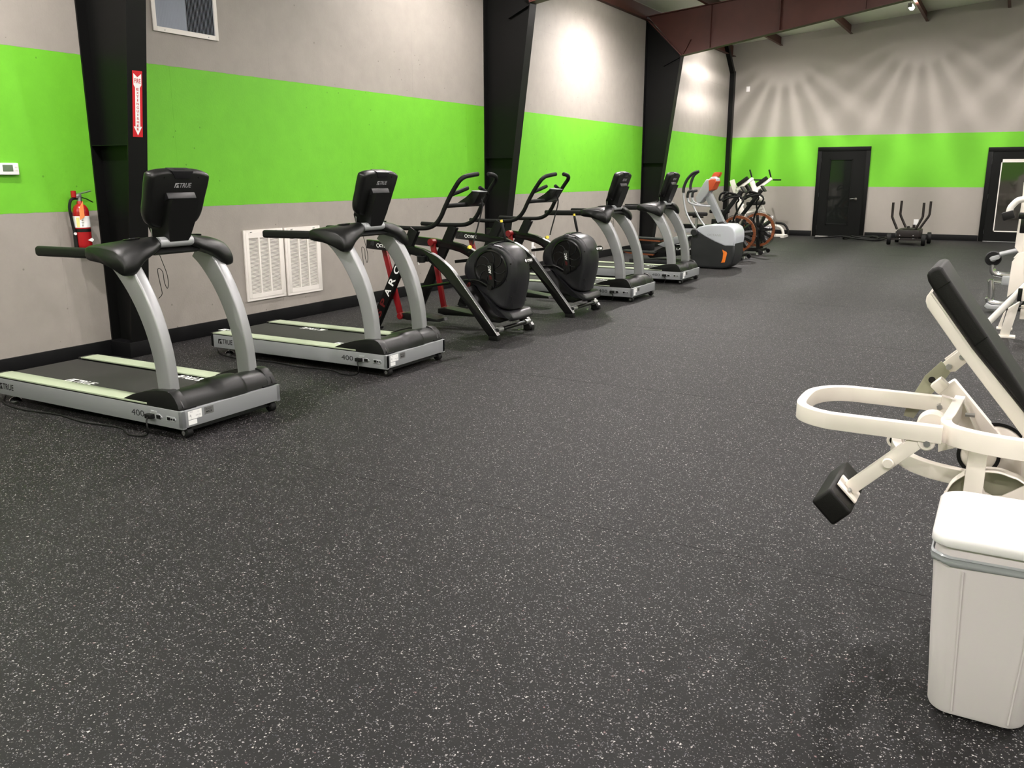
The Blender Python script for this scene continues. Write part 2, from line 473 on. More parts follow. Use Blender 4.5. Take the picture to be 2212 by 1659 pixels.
# baseboards
HB = 0.133
bl = MB()
bl.box2((XW, YF, 0.0), (XW + 0.022, YB, HB), 0.004); struct(bl.build('baseboard_left', 'black_base'))
bb = MB()
for a, b in ((XW, -4.36), (-3.09, -0.62), (0.62, XR)):
    bb.box2((a, YB - 0.022, 0.0), (b, YB, HB), 0.004)
struct(bb.build('baseboard_back', 'black_base'))
struct(MB().box2((XR - 0.022, YF, 0), (XR, YB, HB), 0.004).build('baseboard_right', 'black_base'))

# rigid frames: tapered I columns and rafters
def frame_x(z): return -6.37 + 0.131 * z       # inner flange line of the tapered column
def ibeam_col(yc, n):
    t = struct(thing('steel_frame', '', 'frame', (0, yc, 0)))
    KX, KZ = frame_x(3.74), 3.74
    web = MB().prism([(XW + 0.01, 0), (frame_x(0), 0), (KX, KZ), (XW + 0.02, 4.42)], -0.005, 0.005)
    web.box2((XW + 0.003, -0.09, 0), (XW + 0.018, 0.09, 4.50))
    M = MB()
    # inner flange plate
    web.bar((frame_x(0) - 0.006, 0, 0), (KX - 0.006, 0, KZ), 0.18, 0.012)
    # thin stiffener plate and weld line
    web.box2((XW + 0.02, -0.088, 1.735), (frame_x(1.73) - 0.01, 0.0, 1.741))
    web.bar((XW + 0.02, -0.045, 4.40), (KX - 0.01, -0.045, KZ), 0.088, 0.014)
    web.bar((KX - 0.02, -0.03, KZ - 0.02), (KX - 0.36, -0.03, KZ - 0.17), 0.05, 0.008)
    web.build('column', 'black_paint', t)
    # boxed base trim
    MB().box2((XW + 0.02, -0.115, 0), (frame_x(0) + 0.03, 0.115, HB - 0.005), 0.004).build('base_trim', 'black_base', t)
    # rafter
    def zb(x): return KZ + 0.165 * (x - KX) if x < -2.0 else KZ + 0.165 * (-2.0 - KX) + 0.12 * (x + 2.0)
    def zt(x): return 4.50 + 0.1 * (x - XW)
    xe = XC
    rf = MB().prism([(KX, KZ), (-4.0, zb(-4.0)), (-2.0, zb(-2.0)), (xe, zb(xe)), (xe, roof_z(xe) - 0.22), (XW + 0.02, roof_z(XW) - 0.2)], -0.005, 0.005)
    rf.bar((KX - 0.02, 0, KZ + 0.0), (-2.0, 0, zb(-2.0)), 0.18, 0.012)
    rf.bar((-2.0, 0, zb(-2.0)), (xe, 0, zb(xe)), 0.18, 0.012)
    rf.bar((XW + 0.02, 0, roof_z(XW) - 0.2), (xe, 0, roof_z(xe) - 0.215), 0.18, 0.012)
    rf.bar((XW + 0.02, 0.0, 4.44), (KX, 0.0, KZ + 0.01), 0.18, 0.02)
    for xs_ in (-5.33, -4.05, -2.6, -1.1, 0.3):
        rf.box2((xs_ - 0.005, -0.088, zb(xs_) + 0.01), (xs_ + 0.005, 0.0, roof_z(xs_) - 0.22))
    # flange brace
    rf.bar((-5.70, -0.06, KZ + 0.28), (KX + 0.02, -0.02, KZ + 0.02), 0.05, 0.006)
    rf.build('rafter', 'red_iron', t)
    # mirrored right half, out of the frame
    mr = MB().prism([(2 * XC - p, q) for p, q in [(KX, KZ), (-2.0, zb(-2.0)), (xe, zb(xe)), (xe, roof_z(xe) - 0.22), (XW + 0.4, roof_z(XW) - 0.2)]], -0.09, 0.09)
    mr.build('rafter', 'red_iron', t)
    return t
for i, (yc, lb) in enumerate(((4.81, 'black tapered steel frame with the red arrow sign'), (11.02, 'middle'), (17.14, 'far'))):
    t = ibeam_col(yc, i)
    for key in ('label', 'category'):
        if key in t: del t[key]
    t['label'] = ('nearest black tapered column, carrying the red fire extinguisher arrow sign',
                  'black tapered column standing behind the two black arc machines',
                  'farthest black tapered column, its red rafter crossing the top of the picture')[i]
# end frame post in the far corner
t = MB()
t.box2((XW + 0.0, YB - 0.16, 0), (XW + 0.11, YB, 4.06))
t.bar((XW + 0.05, YB - 0.10, 4.02), (XW + 0.05, YB - 0.78, 4.62), 0.11, 0.10, up=(1, 0, 0))
t.build('trim_1', 'black_paint')['kind'] = 'structure'

# purlins
for i in range(10):
    x = -5.43 + 1.62 * i
    if x > XR - 0.5: break
    z = roof_z(x)
    p = MB().box2((x - 0.004, YF, z - 0.20), (x + 0.004, YB, z)).box2((x - 0.004, YF, z - 0.206), (x + 0.06, YB, z - 0.20)).box2((x - 0.06, YF, z - 0.006), (x + 0.004, YB, z))
    struct(p.build('purlin', 'red_iron'))
# eave strut along the left wall
struct(MB().box2((XW, YF, 4.42), (XW + 0.008, YB, 4.68)).box2((XW, YF, 4.42), (XW + 0.09, YB, 4.43)).build('eave_strut', 'red_iron'))

# ---------------------------------------------------------------- doors on the back wall
def door(n, x0, x1, top, gx0, gx1, gz0, gz1, white, handle):
    Y = YB
    tr = MB()
    tw = 0.10
    tr.box2((x0, Y - 0.035, 0), (x0 + tw, Y, top - tw), 0.004).box2((x1 - tw, Y - 0.035, 0), (x1, Y, top - tw), 0.004).box2((x0, Y - 0.035, top - tw), (x1, Y, top), 0.004)
    d = tr.build('door_%d' % n, 'door_black'); struct(d)
    sl = MB(); a, b = x0 + tw, x1 - tw; t2 = top - tw
    # slab as stiles and rails around the light
    sl.box2((a, Y - 0.022, 0.008), (gx0, Y - 0.001, t2)).box2((gx1, Y - 0.022, 0.008), (b, Y - 0.001, t2))
    sl.box2((gx0, Y - 0.022, 0.008), (gx1, Y - 0.001, gz0)).box2((gx0, Y - 0.022, gz1), (gx1, Y - 0.001, t2))
    sb = sl.build('door_slab', 'door_black', d)
    g = MB().box2((gx0, Y - 0.012, gz0), (gx1, Y - 0.006, gz1)).build('glass_pane', 'mirror_glass' if white else 'dark_glass', d)
    f = MB(); q = 0.022
    f.box2((gx0, Y - 0.03, gz0), (gx0 + q, Y - 0.012, gz1)).box2((gx1 - q, Y - 0.03, gz0), (gx1, Y - 0.012, gz1))
    f.box2((gx0, Y - 0.03, gz0), (gx1, Y - 0.012, gz0 + q)).box2((gx0, Y - 0.03, gz1 - (0.07 if white else q)), (gx1, Y - 0.012, gz1))
    f.build('glazing_bead', 'white_metal' if white else 'door_black', d)
    for hz in (0.22, 1.02, top - 0.32):
        MB().cyl((a, Y - 0.04, hz - 0.05), (a, Y - 0.04, hz + 0.05), 0.008, n=10).build('hinge', 'graphite', d)
    th = MB().box2((a, Y - 0.075, 0.0), (b, Y, 0.012), 0.003).build('threshold', 'white_metal' if not white else 'steel', d)
    if handle:
        h = MB().cyl((handle, Y - 0.022, 0.93), (handle, Y - 0.032, 0.93), 0.032)
        h.cyl((handle, Y - 0.03, 0.93), (handle, Y - 0.07, 0.93), 0.011)
        h.tube([(handle, Y - 0.07, 0.93), (handle - 0.06, Y - 0.072, 0.932), (handle - 0.13, Y - 0.07, 0.926)], 0.011)
        h.build('lever_handle', 'chrome', d)
    return d
door(1, -4.34, -3.11, 2.17, -4.04, -3.50, 0.29, 1.88, False, -3.36)
door(2, -0.61, 0.62, 2.11, -0.325, 0.36, 0.227, 1.845, True, None)

# ---------------------------------------------------------------- wall fittings
def outlet(name, c, nrm, label, size=(0.075, 0.118), plug=False, cat='outlet'):
    """cover plate with two sockets; nrm 'x' for the left wall or 'y' for the back wall"""
    t = thing(name, label, cat, c)
    w2, h2 = size[0] / 2, size[1] / 2
    if nrm == 'x':
        MB().box2((0, -w2, -h2), (0.006, w2, h2), 0.002).build('cover_plate', 'white_plastic', t)
        for dz in (-0.022, 0.022): MB().box2((0.005, -0.014, dz - 0.012), (0.008, 0.014, dz + 0.012), 0.001).build('socket', 'white_print', t)
        if plug:
            MB().box2((0.006, 0.0, -0.036), (0.04, 0.03, -0.008), 0.004).build('plug', 'white_plastic', t)
            MB().tube(spline([(0.035, 0.02, -0.03), (0.04, 0.045, -0.06), (0.03, 0.05, -0.15), (0.03, 0.06, -c[2] + 0.14)], 5), 0.004, 6).build('plug_cord', 'white_plastic', t)
    else:
        MB().box2((-w2, -0.006, -h2), (w2, 0, h2), 0.002).build('cover_plate', 'white_plastic', t)
        for dz in (-0.022, 0.022): MB().box2((-0.014, -0.008, dz - 0.012), (0.014, -0.005, dz + 0.012), 0.001).build('socket', 'white_print', t)
    return t
outlet('wall_outlet', (XW, 6.12, 0.32), 'x', 'white outlet plate low on the wall left of the return air vents')
outlet('wall_outlet', (XW, 12.40, 0.40), 'x', 'white wall outlet with a plug in it, behind the far arc machine', plug=True)
outlet('wall_outlet', (-1.96, YB, 0.40), 'y', 'white outlet plate on the back wall behind the wheeled push sled', (0.105, 0.14))
outlet('wall_outlet', (-5.37, YB, 0.42), 'y', 'white outlet plate low on the back wall beside the orange bike wheel', (0.085, 0.12))
t = outlet('blank_plate', (-6.17, YB, 3.62), 'y', 'small white plate high on the back wall near the far corner', (0.09, 0.125), cat='plate')

# thermostat
t = thing('thermostat', 'white thermostat with green display on the green stripe', 'thermostat', (XW, 3.975, 1.55))
MB().box2((0, -0.075, -0.042), (0.008, 0.10, 0.042), 0.003).build('back_plate', 'white_plastic', t)
MB().box2((0.008, -0.07, -0.044), (0.03, 0.105, 0.044), 0.008, 3).build('housing', 'white_plastic', t)
MB().box2((0.03, -0.02, -0.018), (0.0312, 0.058, 0.03)).build('display', 'lcd', t)
bt = MB()
for dz in (-0.005, 0.016): bt.box2((0.029, 0.074, dz - 0.006), (0.0325, 0.09, dz + 0.006), 0.001)
bt.build('button', 'white_metal', t)

# return air vents, low on the wall
def vent(y0, y1, z0, z1, label):
    t = thing('return_air_vent', label, 'vent', (XW, y0, z0), group='return air vents low on the left wall')
    W_, H_ = y1 - y0, z1 - z0; b = 0.028
    f = MB()
    f.box2((0, 0, 0), (0.016, b, H_), 0.002).box2((0, W_ - b, 0), (0.016, W_, H_), 0.003).box2((0, b, 0), (0.016, W_ - b, b)).box2((0, b, H_ - b), (0.016, W_ - b, H_))
    f.build('outer_frame', 'white_metal', t)
    g = MB(); c = b - 0.002; bd = 0.038
    g.box2((0.002, c, c), (0.019, c + bd, H_ - c), 0.002).box2((0.002, W_ - c - bd, c), (0.019, W_ - c, H_ - c), 0.002)
    g.box2((0.002, c + bd, c), (0.019, W_ - c - bd, c + bd + 0.01)).box2((0.002, c + bd, H_ - c - bd - 0.015), (0.019, W_ - c - bd, H_ - c))
    for q in (1, 2):
        yy = c + bd + (W_ - 2 * c - 2 * bd) * q / 3
        g.box2((0.002, yy - 0.010, c), (0.0185, yy + 0.010, H_ - c))
    g.build('grille_frame', 'white_metal', t)
    s = MB(); n = 44; za, zb_ = c + bd + 0.012, H_ - c - bd - 0.016
    for i in range(n):
        z = za + (zb_ - za) * (i + 0.5) / n
        s.box((0.010, W_ / 2, z), (0.012, W_ - 2 * c - 2 * bd, 0.0022), Euler((0, radians(32), 0)).to_matrix())
    stuff(s.build('louvre_slats', 'white_metal', t))
    MB().box2((0.0005, c, c), (0.002, W_ - c, H_ - c)).build('filter_backing', 'filter', t)
    for dy in (0.10, W_ - 0.10):
        MB().box2((0.016, dy - 0.012, H_ - 0.024), (0.021, dy + 0.012, H_ - 0.016)).build('latch', 'steel', t)

vent(6.29, 6.835, 0.262, 0.97, 'white louvred return air vent, left one of the pair')
vent(6.864, 7.405, 0.257, 0.967, 'white louvred return air vent, right one of the pair')

# supply vent near the ceiling
t = thing('supply_air_vent', 'white supply air vent with upright fins, high beside the first column', 'vent', (XW, 5.44, 2.716))
W_, H_ = 0.725, 0.50; b = 0.04
f = MB()
f.box2((0, 0, 0), (0.014, b, H_), 0.003).box2((0, W_ - b, 0), (0.014, W_, H_), 0.003).box2((0, b, 0), (0.014, W_ - b, b)).box2((0, b, H_ - b), (0.014, W_ - b, H_))
f.build('outer_frame', 'white_metal', t)
MB().box2((0.0005, b, b), (0.0015, W_ - b, H_ - b)).build('dark_duct', 'duct_dark', t)
s = MB(); n = 40
for i in range(n):
    yy = b + (W_ - 2 * b) * (i + 0.5) / n
    a = radians(35 if i < n * 0.48 else -38)
    s.box((0.010, yy, H_ / 2), (0.016, 0.0022, H_ - 2 * b), Euler((0, 0, a)).to_matrix())
stuff(s.build('upright_fins', 'vent_blue', t))
for dy, dz in ((0.12, 0.018), (W_ - 0.12, 0.018)):
    MB().cyl((0.014, dy, dz), (0.0165, dy, dz), 0.006, n=8).build('screw', 'steel', t)
# fire extinguisher arrow sign on the first column's inner flange
zc = 2.06
def fx(z): return frame_x(z) + 0.001
t = thing('extinguisher_sign', 'red and white arrow sign reading FIRE EXTINGUISHER on the first column', 'sign', (fx(1.80), 4.81, 1.80))
HS = 0.50; tl = 0.131
ax = Vector((tl, 0, 1)).normalized()
Ms = frame((0.0015, 0.0, 0), (0, 1, 0), ax)
sg = MB(); sg.box2((-0.045, 0, -0.001), (0.045, HS, 0.0005)); bmesh.ops.transform(sg.bm, matrix=Ms, verts=sg.bm.verts)
sg.build('sign_plate', 'sign_red', t)
ar = MB(); M2 = Ms @ Matrix.Translation((0, 0, 0.0012))
for poly in ([(-0.036, 0.48), (0, 0.452), (0.036, 0.48), (0.036, 0.395), (0.022, 0.375), (-0.022, 0.375), (-0.036, 0.395)],
             [(-0.022, 0.376), (0.022, 0.376), (0.022, 0.075), (-0.022, 0.075)], [(-0.038, 0.080), (0.038, 0.080), (0, 0.012)]):
    flat(ar, poly, M2)
ar.build('white_arrow', 'white_print', t)
tx = MB(); M3 = Ms @ Matrix.Translation((0, 0, 0.002))
put_text(MB(), 'FIRE', 0.034, M3 @ Matrix.Translation((0, 0.425, 0)), bold=0.012, width=0.058).build('lettering', 'red_print', t)
for i, ch in enumerate('EXTINGUISHER'):
    put_text(tx, ch, 0.018, M3 @ Matrix.Translation((0, 0.362 - i * 0.0275, 0)), bold=0.02, width=0.007 if ch == 'I' else 0.02)
tx.build('lettering', 'red_print', t)

# fire extinguisher
t = thing('fire_extinguisher', 'red fire extinguisher with orange tag hanging left of the first column', 'extinguisher', (XW + 0.085, 4.51, 0.93))
MB().lathe([(0.0, 0), (0.052, 0.0), (0.060, 0.012), (0.0615, 0.03), (0.0615, 0.28), (0.058, 0.31), (0.045, 0.335), (0.024, 0.35), (0.020, 0.372), (0.0, 0.372)], (0, 0, 0), (0, 0, 1)).build('cylinder', 'red_ext', t)
MB().lathe([(0.0622, 0.165), (0.0622, 0.255)], (0, 0, 0), (0, 0, 1)).build('paper_label', 'white_print', t)
lb = MB()
for i, (dz, hh, tt) in enumerate(((0.245, 0.008, 'FIRE'), (0.222, 0.006, 'ABC'), (0.205, 0.006, 'PASS'), (0.18, 0.014, '|||'))):
    put_text(lb, tt, hh, frame((0.0632 * cos(-0.5), 0.0632 * sin(-0.5), dz), (-sin(-0.5), cos(-0.5), 0), (0, 0, 1)), bold=0.01)
lb.build('label_print', 'black_print', t)
MB().lathe([(0.0626, 0.165), (0.0626, 0.24)], (0, 0, 0), (0, 0, 1), n=40)
yl = MB(); 
ring = lambda z, a0, a1: [(0.0629 * cos(a0 + (a1 - a0) * i / 6), 0.0629 * sin(a0 + (a1 - a0) * i / 6), z) for i in range(7)]
yl.sheet([ring(0.168, -1.25, -0.85), ring(0.245, -1.25, -0.85)], closed=False); yl.build('yellow_strip', 'label_yellow', t)
dm = MB(); flat(dm, [(-0.026, 0), (0.012, 0.016), (0.026, 0.004), (0.026, -0.004), (0.012, -0.016)], frame((0.064 * cos(0.0), 0.018, 0.065), (0.05, 1, 0), (0, 0, 1))); dm.build('white_marker', 'white_print', t)
MB().lathe([(0.0625, 0.130), (0.0628, 0.146), (0.0625, 0.155)], (0, 0, 0), (0, 0, 1)).box2((-0.085, -0.03, 0.05), (-0.06, 0.03, 0.28)).build('wall_bracket', 'black_plastic', t)
v = MB().cyl((0, 0, 0.37), (0, 0, 0.40), 0.018).box((0, -0.01, 0.41), (0.03, 0.05, 0.03), None, 0.005)
v.build('valve', 'steel', t)
MB().cyl((0.0, -0.045, 0.40), (0.0, -0.045, 0.455), 0.02, 0.02, bev=0.004).build('gauge_cap', 'red_ext', t)
MB().bar((0.0, -0.02, 0.425), (0.01, 0.10, 0.452), 0.006, 0.02).build('carry_handle', 'steel', t)
MB().bar((0.0, 0.0, 0.405), (0.0, 0.06, 0.39), 0.006, 0.014).bar((0.0, 0.06, 0.39), (0.0, 0.118, 0.36), 0.006, 0.014).build('squeeze_lever', 'black_plastic', t)
MB().tube(spline([(0.0, -0.02, 0.395), (0.0, -0.07, 0.385), (0.0, -0.092, 0.33), (0.0, -0.088, 0.25), (0.0, -0.078, 0.16), (0.0, -0.072, 0.13)], 5), 0.011, 8).build('hose', 'black_rubber', t)
MB().cyl((0, -0.072, 0.14), (0, -0.070, 0.0), 0.014, 0.018).build('nozzle', 'black_plastic', t)
MB().cyl((0.01, -0.078, 0.118), (0.02, -0.078, 0.118), 0.011).build('nozzle_disc', 'white_plastic', t)
og = MB(); og.prism([(-0.062, 0.225), (-0.058, 0.32), (-0.02, 0.375), (-0.018, 0.25)], 0.070, 0.071, axis='x'); og.build('inspection_tag', 'orange_tag', t)

# ---------------------------------------------------------------- LED corn lamps hung under the roof
def corn_lamp(c, label, power, group, up=True):
    t = thing('led_lamp', label, 'lamp', c, group=group)
    n = 19
    for i in range(n):
        a = 2 * pi * (i + 0.5) / n
        u = Vector((cos(a), 0, sin(a))); q = u.cross(Vector((0, 1, 0)))
        M = Matrix((u, Vector((0, 1, 0)), q)).transposed()
        MB().box(u * 0.046, (0.004, 0.24, 0.0056), M).build('led_strip', 'lamp_glow', t)
    MB().lathe([(0.049, 0.0), (0.049, -0.0015), (0.044, -0.0015), (0.044, 0.0), (0.049, 0.0)], (0, -0.105, 0), (0, 1, 0), 20).build('end_ring', 'steel', t)
    MB().cyl((0, -0.128, 0), (0, -0.122, 0), 0.040, 0.042, n=20).build('led_end_cap', 'lamp_glow', t)
    MB().cyl((0, -0.13, 0), (0, -0.17, 0), 0.03, 0.022).box2((-0.04, -0.25, -0.04), (0.04, -0.17, 0.04), 0.006).build('lamp_base', 'steel', t)
    hg = roof_z(c[0]) - c[2] - 0.03
    MB().cyl((0, -0.21, 0.03), (0, -0.21, hg), 0.008, n=8).build('conduit', 'steel', t)
    ld = bpy.data.lights.new('led_light', 'SPOT'); ld.energy = power; ld.color = LAMP_COL; ld.shadow_soft_size = 0.012
    ld.spot_size = radians(178); ld.spot_blend = 0.75
    if c[1] > 20: ld.shadow_soft_size = 0.0062
    else: ld.shadow_soft_size = 0.06
    lo = bpy.data.objects.new('led_light', ld); COL.objects.link(lo); lo.parent = t; lo.location = (0, -0.02, 0.0)
    if up:
        l2 = bpy.data.lights.new('led_glow', 'POINT'); l2.energy = power * 0.035; l2.color = LAMP_COL; l2.shadow_soft_size = 0.06
        o2 = bpy.data.objects.new('led_glow', l2); COL.objects.link(o2); o2.parent = t
    return t
LY = (-2.6, 2.9, 8.3, 14.1, 20.45)
for ix, (lx, lz0) in enumerate(((-5.32, 4.50), (-2.24, 4.81), (0.8, 5.08), (3.9, 4.95), (7.2, 4.6))):
    for iy, ly in enumerate(LY):
        lz = lz0
        if ix == 1 and iy == 4: lb = 'bright LED lamp glowing near the top edge, in front of the back wall'
        elif ix == 0 and iy == 4: lb = 'LED lamp just showing under the red rafter near the far corner'
        else: lb = 'LED lamp hung under the roof outside the picture'
        if ix == 0 and iy < 4: lz = 4.62 if iy == 2 else 4.30
        corn_lamp((lx, ly + (1.0 if ix == 0 and iy == 2 else 0), lz), lb, LAMP_W * ((1.6, 1.1, 1.3, 1.6, 1.6)[iy] if ix == 0 else 1.0) * (0.72 if iy == 4 else 1.0), 'LED lamps under the roof', up=ix < 4)

# ------------------------------------------------------------------ treadmills
# local frame: origin on the floor under the near front corner, x forward (towards the room), y across, z up
TW = 0.79
def true_logo(mb, h, M):
    """slanted emblem and the word TRUE, centred, total width about 4.4 h"""
    E = M @ Matrix.Translation((-1.62 * h, 0, 0))
    flat(mb, [(-0.55 * h, -0.5 * h), (-0.38 * h, -0.5 * h), (-0.12 * h, 0.12 * h), (0.55 * h, 0.30 * h), (0.62 * h, 0.5 * h), (-0.35 * h, 0.5 * h)], E)
    flat(mb, [(-0.16 * h, -0.5 * h), (0.60 * h, -0.5 * h), (0.40 * h, 0.10 * h), (0.15 * h, 0.06 * h)], E)
    put_text(mb, 'TRUE', h, M @ Matrix.Translation((0.55 * h, 0, 0)), bold=0.015, width=2.9 * h, shear=0.15)
    return mb

def make_treadmill(name, label, loc, belts, group):
    t = thing(name, label, 'treadmill', loc, group=group)
    # frame box
    f = MB()
    f.box2((-1.86, 0.0, 0.062), (-0.0, 0.03, 0.172), 0.003).box2((-1.86, TW - 0.03, 0.062), (0, TW, 0.172), 0.003)
    f.box2((-0.03, 0.0, 0.068), (0.0, TW, 0.170), 0.003)
    f.build('side_frame', 'silver_side', t)
    MB().box2((-1.84, 0.02, 0.075), (-0.02, TW - 0.02, 0.150)).build('deck', 'black_plastic', t)
    ex = MB()
    for y0 in (0.0, TW - 0.13): ex.box2((-1.895, y0, 0.066), (-1.855, y0 + 0.13, 0.188), 0.012, 3)
    ex.cyl((-1.865, 0.12, 0.128), (-1.865, TW - 0.12, 0.128), 0.045)
    ex.build('end_cap', 'black_plastic', t)
    # foot rails
    for y0, y1 in ((0.001, 0.128), (TW - 0.128, TW - 0.001)):
        r = MB().prism([(-1.865, 0.186), (-1.84, 0.190), (-0.30, 0.190), (-0.30, 0.180), (-1.865, 0.180)], y0, y1, 0.002).build('foot_rail', 'rail_pale', t)
        MB().box2((-1.86, y0 + 0.004, 0.170), (-0.02, y1 - 0.002, 0.181)).build('rail_trim', 'black_plastic', r)
    # belt with prints
    b = MB().box2((-1.885, 0.142, 0.150), (-0.16, TW - 0.142, 0.176), 0.008).build('running_belt', 'belt', t)
    for (u, v, flip) in belts:
        M = frame((u, v, 0.1768), (-1, 0, 0) if flip else (1, 0, 0), (0, -1, 0) if flip else (0, 1, 0))
        true_logo(MB(), 0.066, M).build('belt_print', 'white_print', b)
    # motor cover
    C = MB()
    prof = [(-0.34, 0.176), (-0.32, 0.205), (-0.24, 0.243), (-0.17, 0.262), (-0.115, 0.266), (-0.075, 0.252), (-0.045, 0.222), (-0.028, 0.172)]
    big = [(-0.34, 0.176), (-0.315, 0.215), (-0.24, 0.262), (-0.17, 0.285), (-0.105, 0.286), (-0.055, 0.265), (-0.026, 0.222), (-0.014, 0.172)]
    def ring(v, k): return [(a[0] + (c[0] - a[0]) * k, v, a[1] + (c[1] - a[1]) * k) for a, c in zip(prof, big)]
    vs = [(0.07, .15), (0.16, .15), (0.27, 0.12), (0.325, 0.35), (0.345, 0.85), (0.37, 1), (0.50, 1), (0.525, 0.85), (0.535, 0.35), (0.55, .15), (TW - 0.07, .15)]
    C.sheet([spline(ring(v, k), 4) for v, k in vs], True)
    C.build('motor_cover', 'black_plastic', t, angle=50)
    for y0, y1, in ((0.004, 0.072), (TW - 0.072, TW - 0.004)):
        e = MB().prism([(-0.53, 0.160), (-0.515, 0.190), (-0.42, 0.228), (-0.31, 0.258), (-0.21, 0.276), (-0.12, 0.281), (-0.085, 0.272), (-0.055, 0.244), (-0.032, 0.205), (-0.018, 0.150), (-0.3, 0.152)], y0, y1, 0.004, 2)
        e.build('cover_end', 'black_plastic', t)
        MB().bar((-0.046, (y0 + y1) / 2, 0.225), (-0.024, (y0 + y1) / 2, 0.185), 0.008, 0.006).build('cover_slot', 'black_gloss', t)
    # uprights
    ctr = [(-0.192, 0.235), (-0.196, 0.33), (-0.208, 0.44), (-0.232, 0.55), (-0.268, 0.66), (-0.318, 0.77), (-0.385, 0.88), (-0.47, 0.985), (-0.53, 1.04)]
    UPS = [0.97 + 0.25 * (i / 32) ** 2 for i in range(33)]
    for v in (0.085, TW - 0.085):
        MB().sweep(spline(at_y(ctr, v), 4), rrect(0.060, 0.035, 0.012, 3), scale=UPS).build('upright', 'silver_paint', t, angle=60)
    # wheels, feet, undercarriage
    u = MB().box2((-0.10, 0.10, 0.030), (-0.06, TW - 0.06, 0.062))
    u.box2((-1.80, 0.05, 0.045), (-0.05, 0.08, 0.063)).box2((-1.80, TW - 0.08, 0.045), (-0.05, TW - 0.05, 0.063))
    u.build('lift_frame', 'black_plastic', t)
    MB().box2((-0.075, 0.10, 0.030), (-0.045, TW - 0.06, 0.052), 0.004).build('front_bar', 'graphite', t)
    for v in (0.062, TW - 0.05):
        w_ = MB().cyl((-0.037, v - 0.026, 0.031), (-0.037, v + 0.022, 0.031), 0.031, bev=0.006).build('transport_wheel', 'black_rubber', t)
        MB().cyl((-0.037, v - 0.03, 0.031), (-0.037, v + 0.026, 0.031), 0.014).build('wheel_hub', 'chrome', w_)
    for v in (0.075, TW - 0.09):
        ft = MB().lathe([(0.0, 0), (0.040, 0.0), (0.040, 0.008), (0.026, 0.022), (0.010, 0.028), (0.010, 0.065), (0, 0.065)], (-1.76, v, 0), (0, 0, 1), 20).build('levelling_foot', 'chrome', t)
    # console pods and cross handlebar as one moulded crown
    keys = [
        (-0.015, [(-.68, 1.082), (-.60, 1.090), (-.50, 1.083), (-.42, 1.068), (-.372, 1.025), (-.353, .975), (-.372, .940), (-.46, .975), (-.57, 1.006), (-.68, 1.022)]),
        (0.005, [(-.70, 1.088), (-.60, 1.103), (-.50, 1.098), (-.42, 1.082), (-.362, 1.037), (-.342, .978), (-.368, .935), (-.46, .970), (-.57, 1.000), (-.70, 1.018)]),
        (0.06, [(-.69, 1.092), (-.60, 1.112), (-.50, 1.116), (-.41, 1.100), (-.355, 1.055), (-.334, .985), (-.362, .940), (-.45, .985), (-.56, 1.010), (-.69, 1.022)]),
        (0.12, [(-.66, 1.096), (-.58, 1.120), (-.49, 1.126), (-.41, 1.115), (-.356, 1.078), (-.340, 1.030), (-.362, .998), (-.44, 1.010), (-.55, 1.030), (-.65, 1.040)]),
        (0.20, [(-.61, 1.100), (-.55, 1.126), (-.48, 1.136), (-.42, 1.128), (-.372, 1.100), (-.352, 1.065), (-.370, 1.040), (-.43, 1.045), (-.52, 1.052), (-.60, 1.060)]),
        (0.265, [(-.53, 1.100), (-.50, 1.128), (-.46, 1.142), (-.42, 1.142), (-.388, 1.122), (-.372, 1.095), (-.385, 1.068), (-.42, 1.062), (-.47, 1.066), (-.52, 1.074)]),
        (0.290, [(-.50, 1.100), (-.48, 1.120), (-.455, 1.132), (-.425, 1.134), (-.402, 1.120), (-.390, 1.100), (-.400, 1.080), (-.425, 1.074), (-.46, 1.076), (-.49, 1.084)])]
    side = [[(a, v, b) for a, b in pl] for v, pl in keys]
    for sgn, in ((1,), (-1,)):
        rings = [r if sgn == 1 else [(a, TW - v, b) for a, v, b in r] for r in side]
        # interpolate between keys for a smooth skin
        n = len(rings[0]); cols = [spline([r[i] for r in rings], 3) for i in range(n)]
        R = [[cols[i][j] for i in range(n)] for j in range(len(cols[0]))]
        R = [spline(r, 3, closed=True) for r in R]
        p = MB().sheet(R).build('handlebar_pod', 'black_plastic', t, angle=70)
        v = 0.165 if sgn == 1 else TW - 0.165
        cup = MB().lathe([(0.048, -0.006), (0.050, 0.004), (0.044, 0.006), (0.040, -0.008), (0.0, -0.010)], (-.50, v, 1.131), (-0.10, -0.06 * sgn, 1), 24).build('cup_holder', 'black_gloss', p)
        vv = 0.02 if sgn == 1 else TW - 0.02
        MB().sweep([(-.60, vv, 1.052), (-0.70, vv, 1.052), (-1.19, vv, 1.046), (-1.20, vv, 1.046)], rrect(0.031, 0.023, 0.018), scale=[.98, 1, 1, .85]).build('grip', 'black_rubber', t, angle=60)
    MB().cyl((-0.405, 0.272, 1.108), (-0.405, TW - 0.272, 1.108), 0.033, n=20).build('heart_rate_bar', 'silver_plastic', t)
    cb = MB().prism([(-.50, 1.075), (-.40, 1.072), (-.37, 1.05), (-.40, 1.035), (-.50, 1.035)], 0.23, TW - 0.23, 0.006)
    cb.build('lower_crossbar', 'black_plastic', t)
    MB().box2((-0.62, 0.24, 1.06), (-0.47, TW - 0.24, 1.085), 0.008).build('accessory_tray', 'black_plastic', t)
    # screen mast
    m = MB()
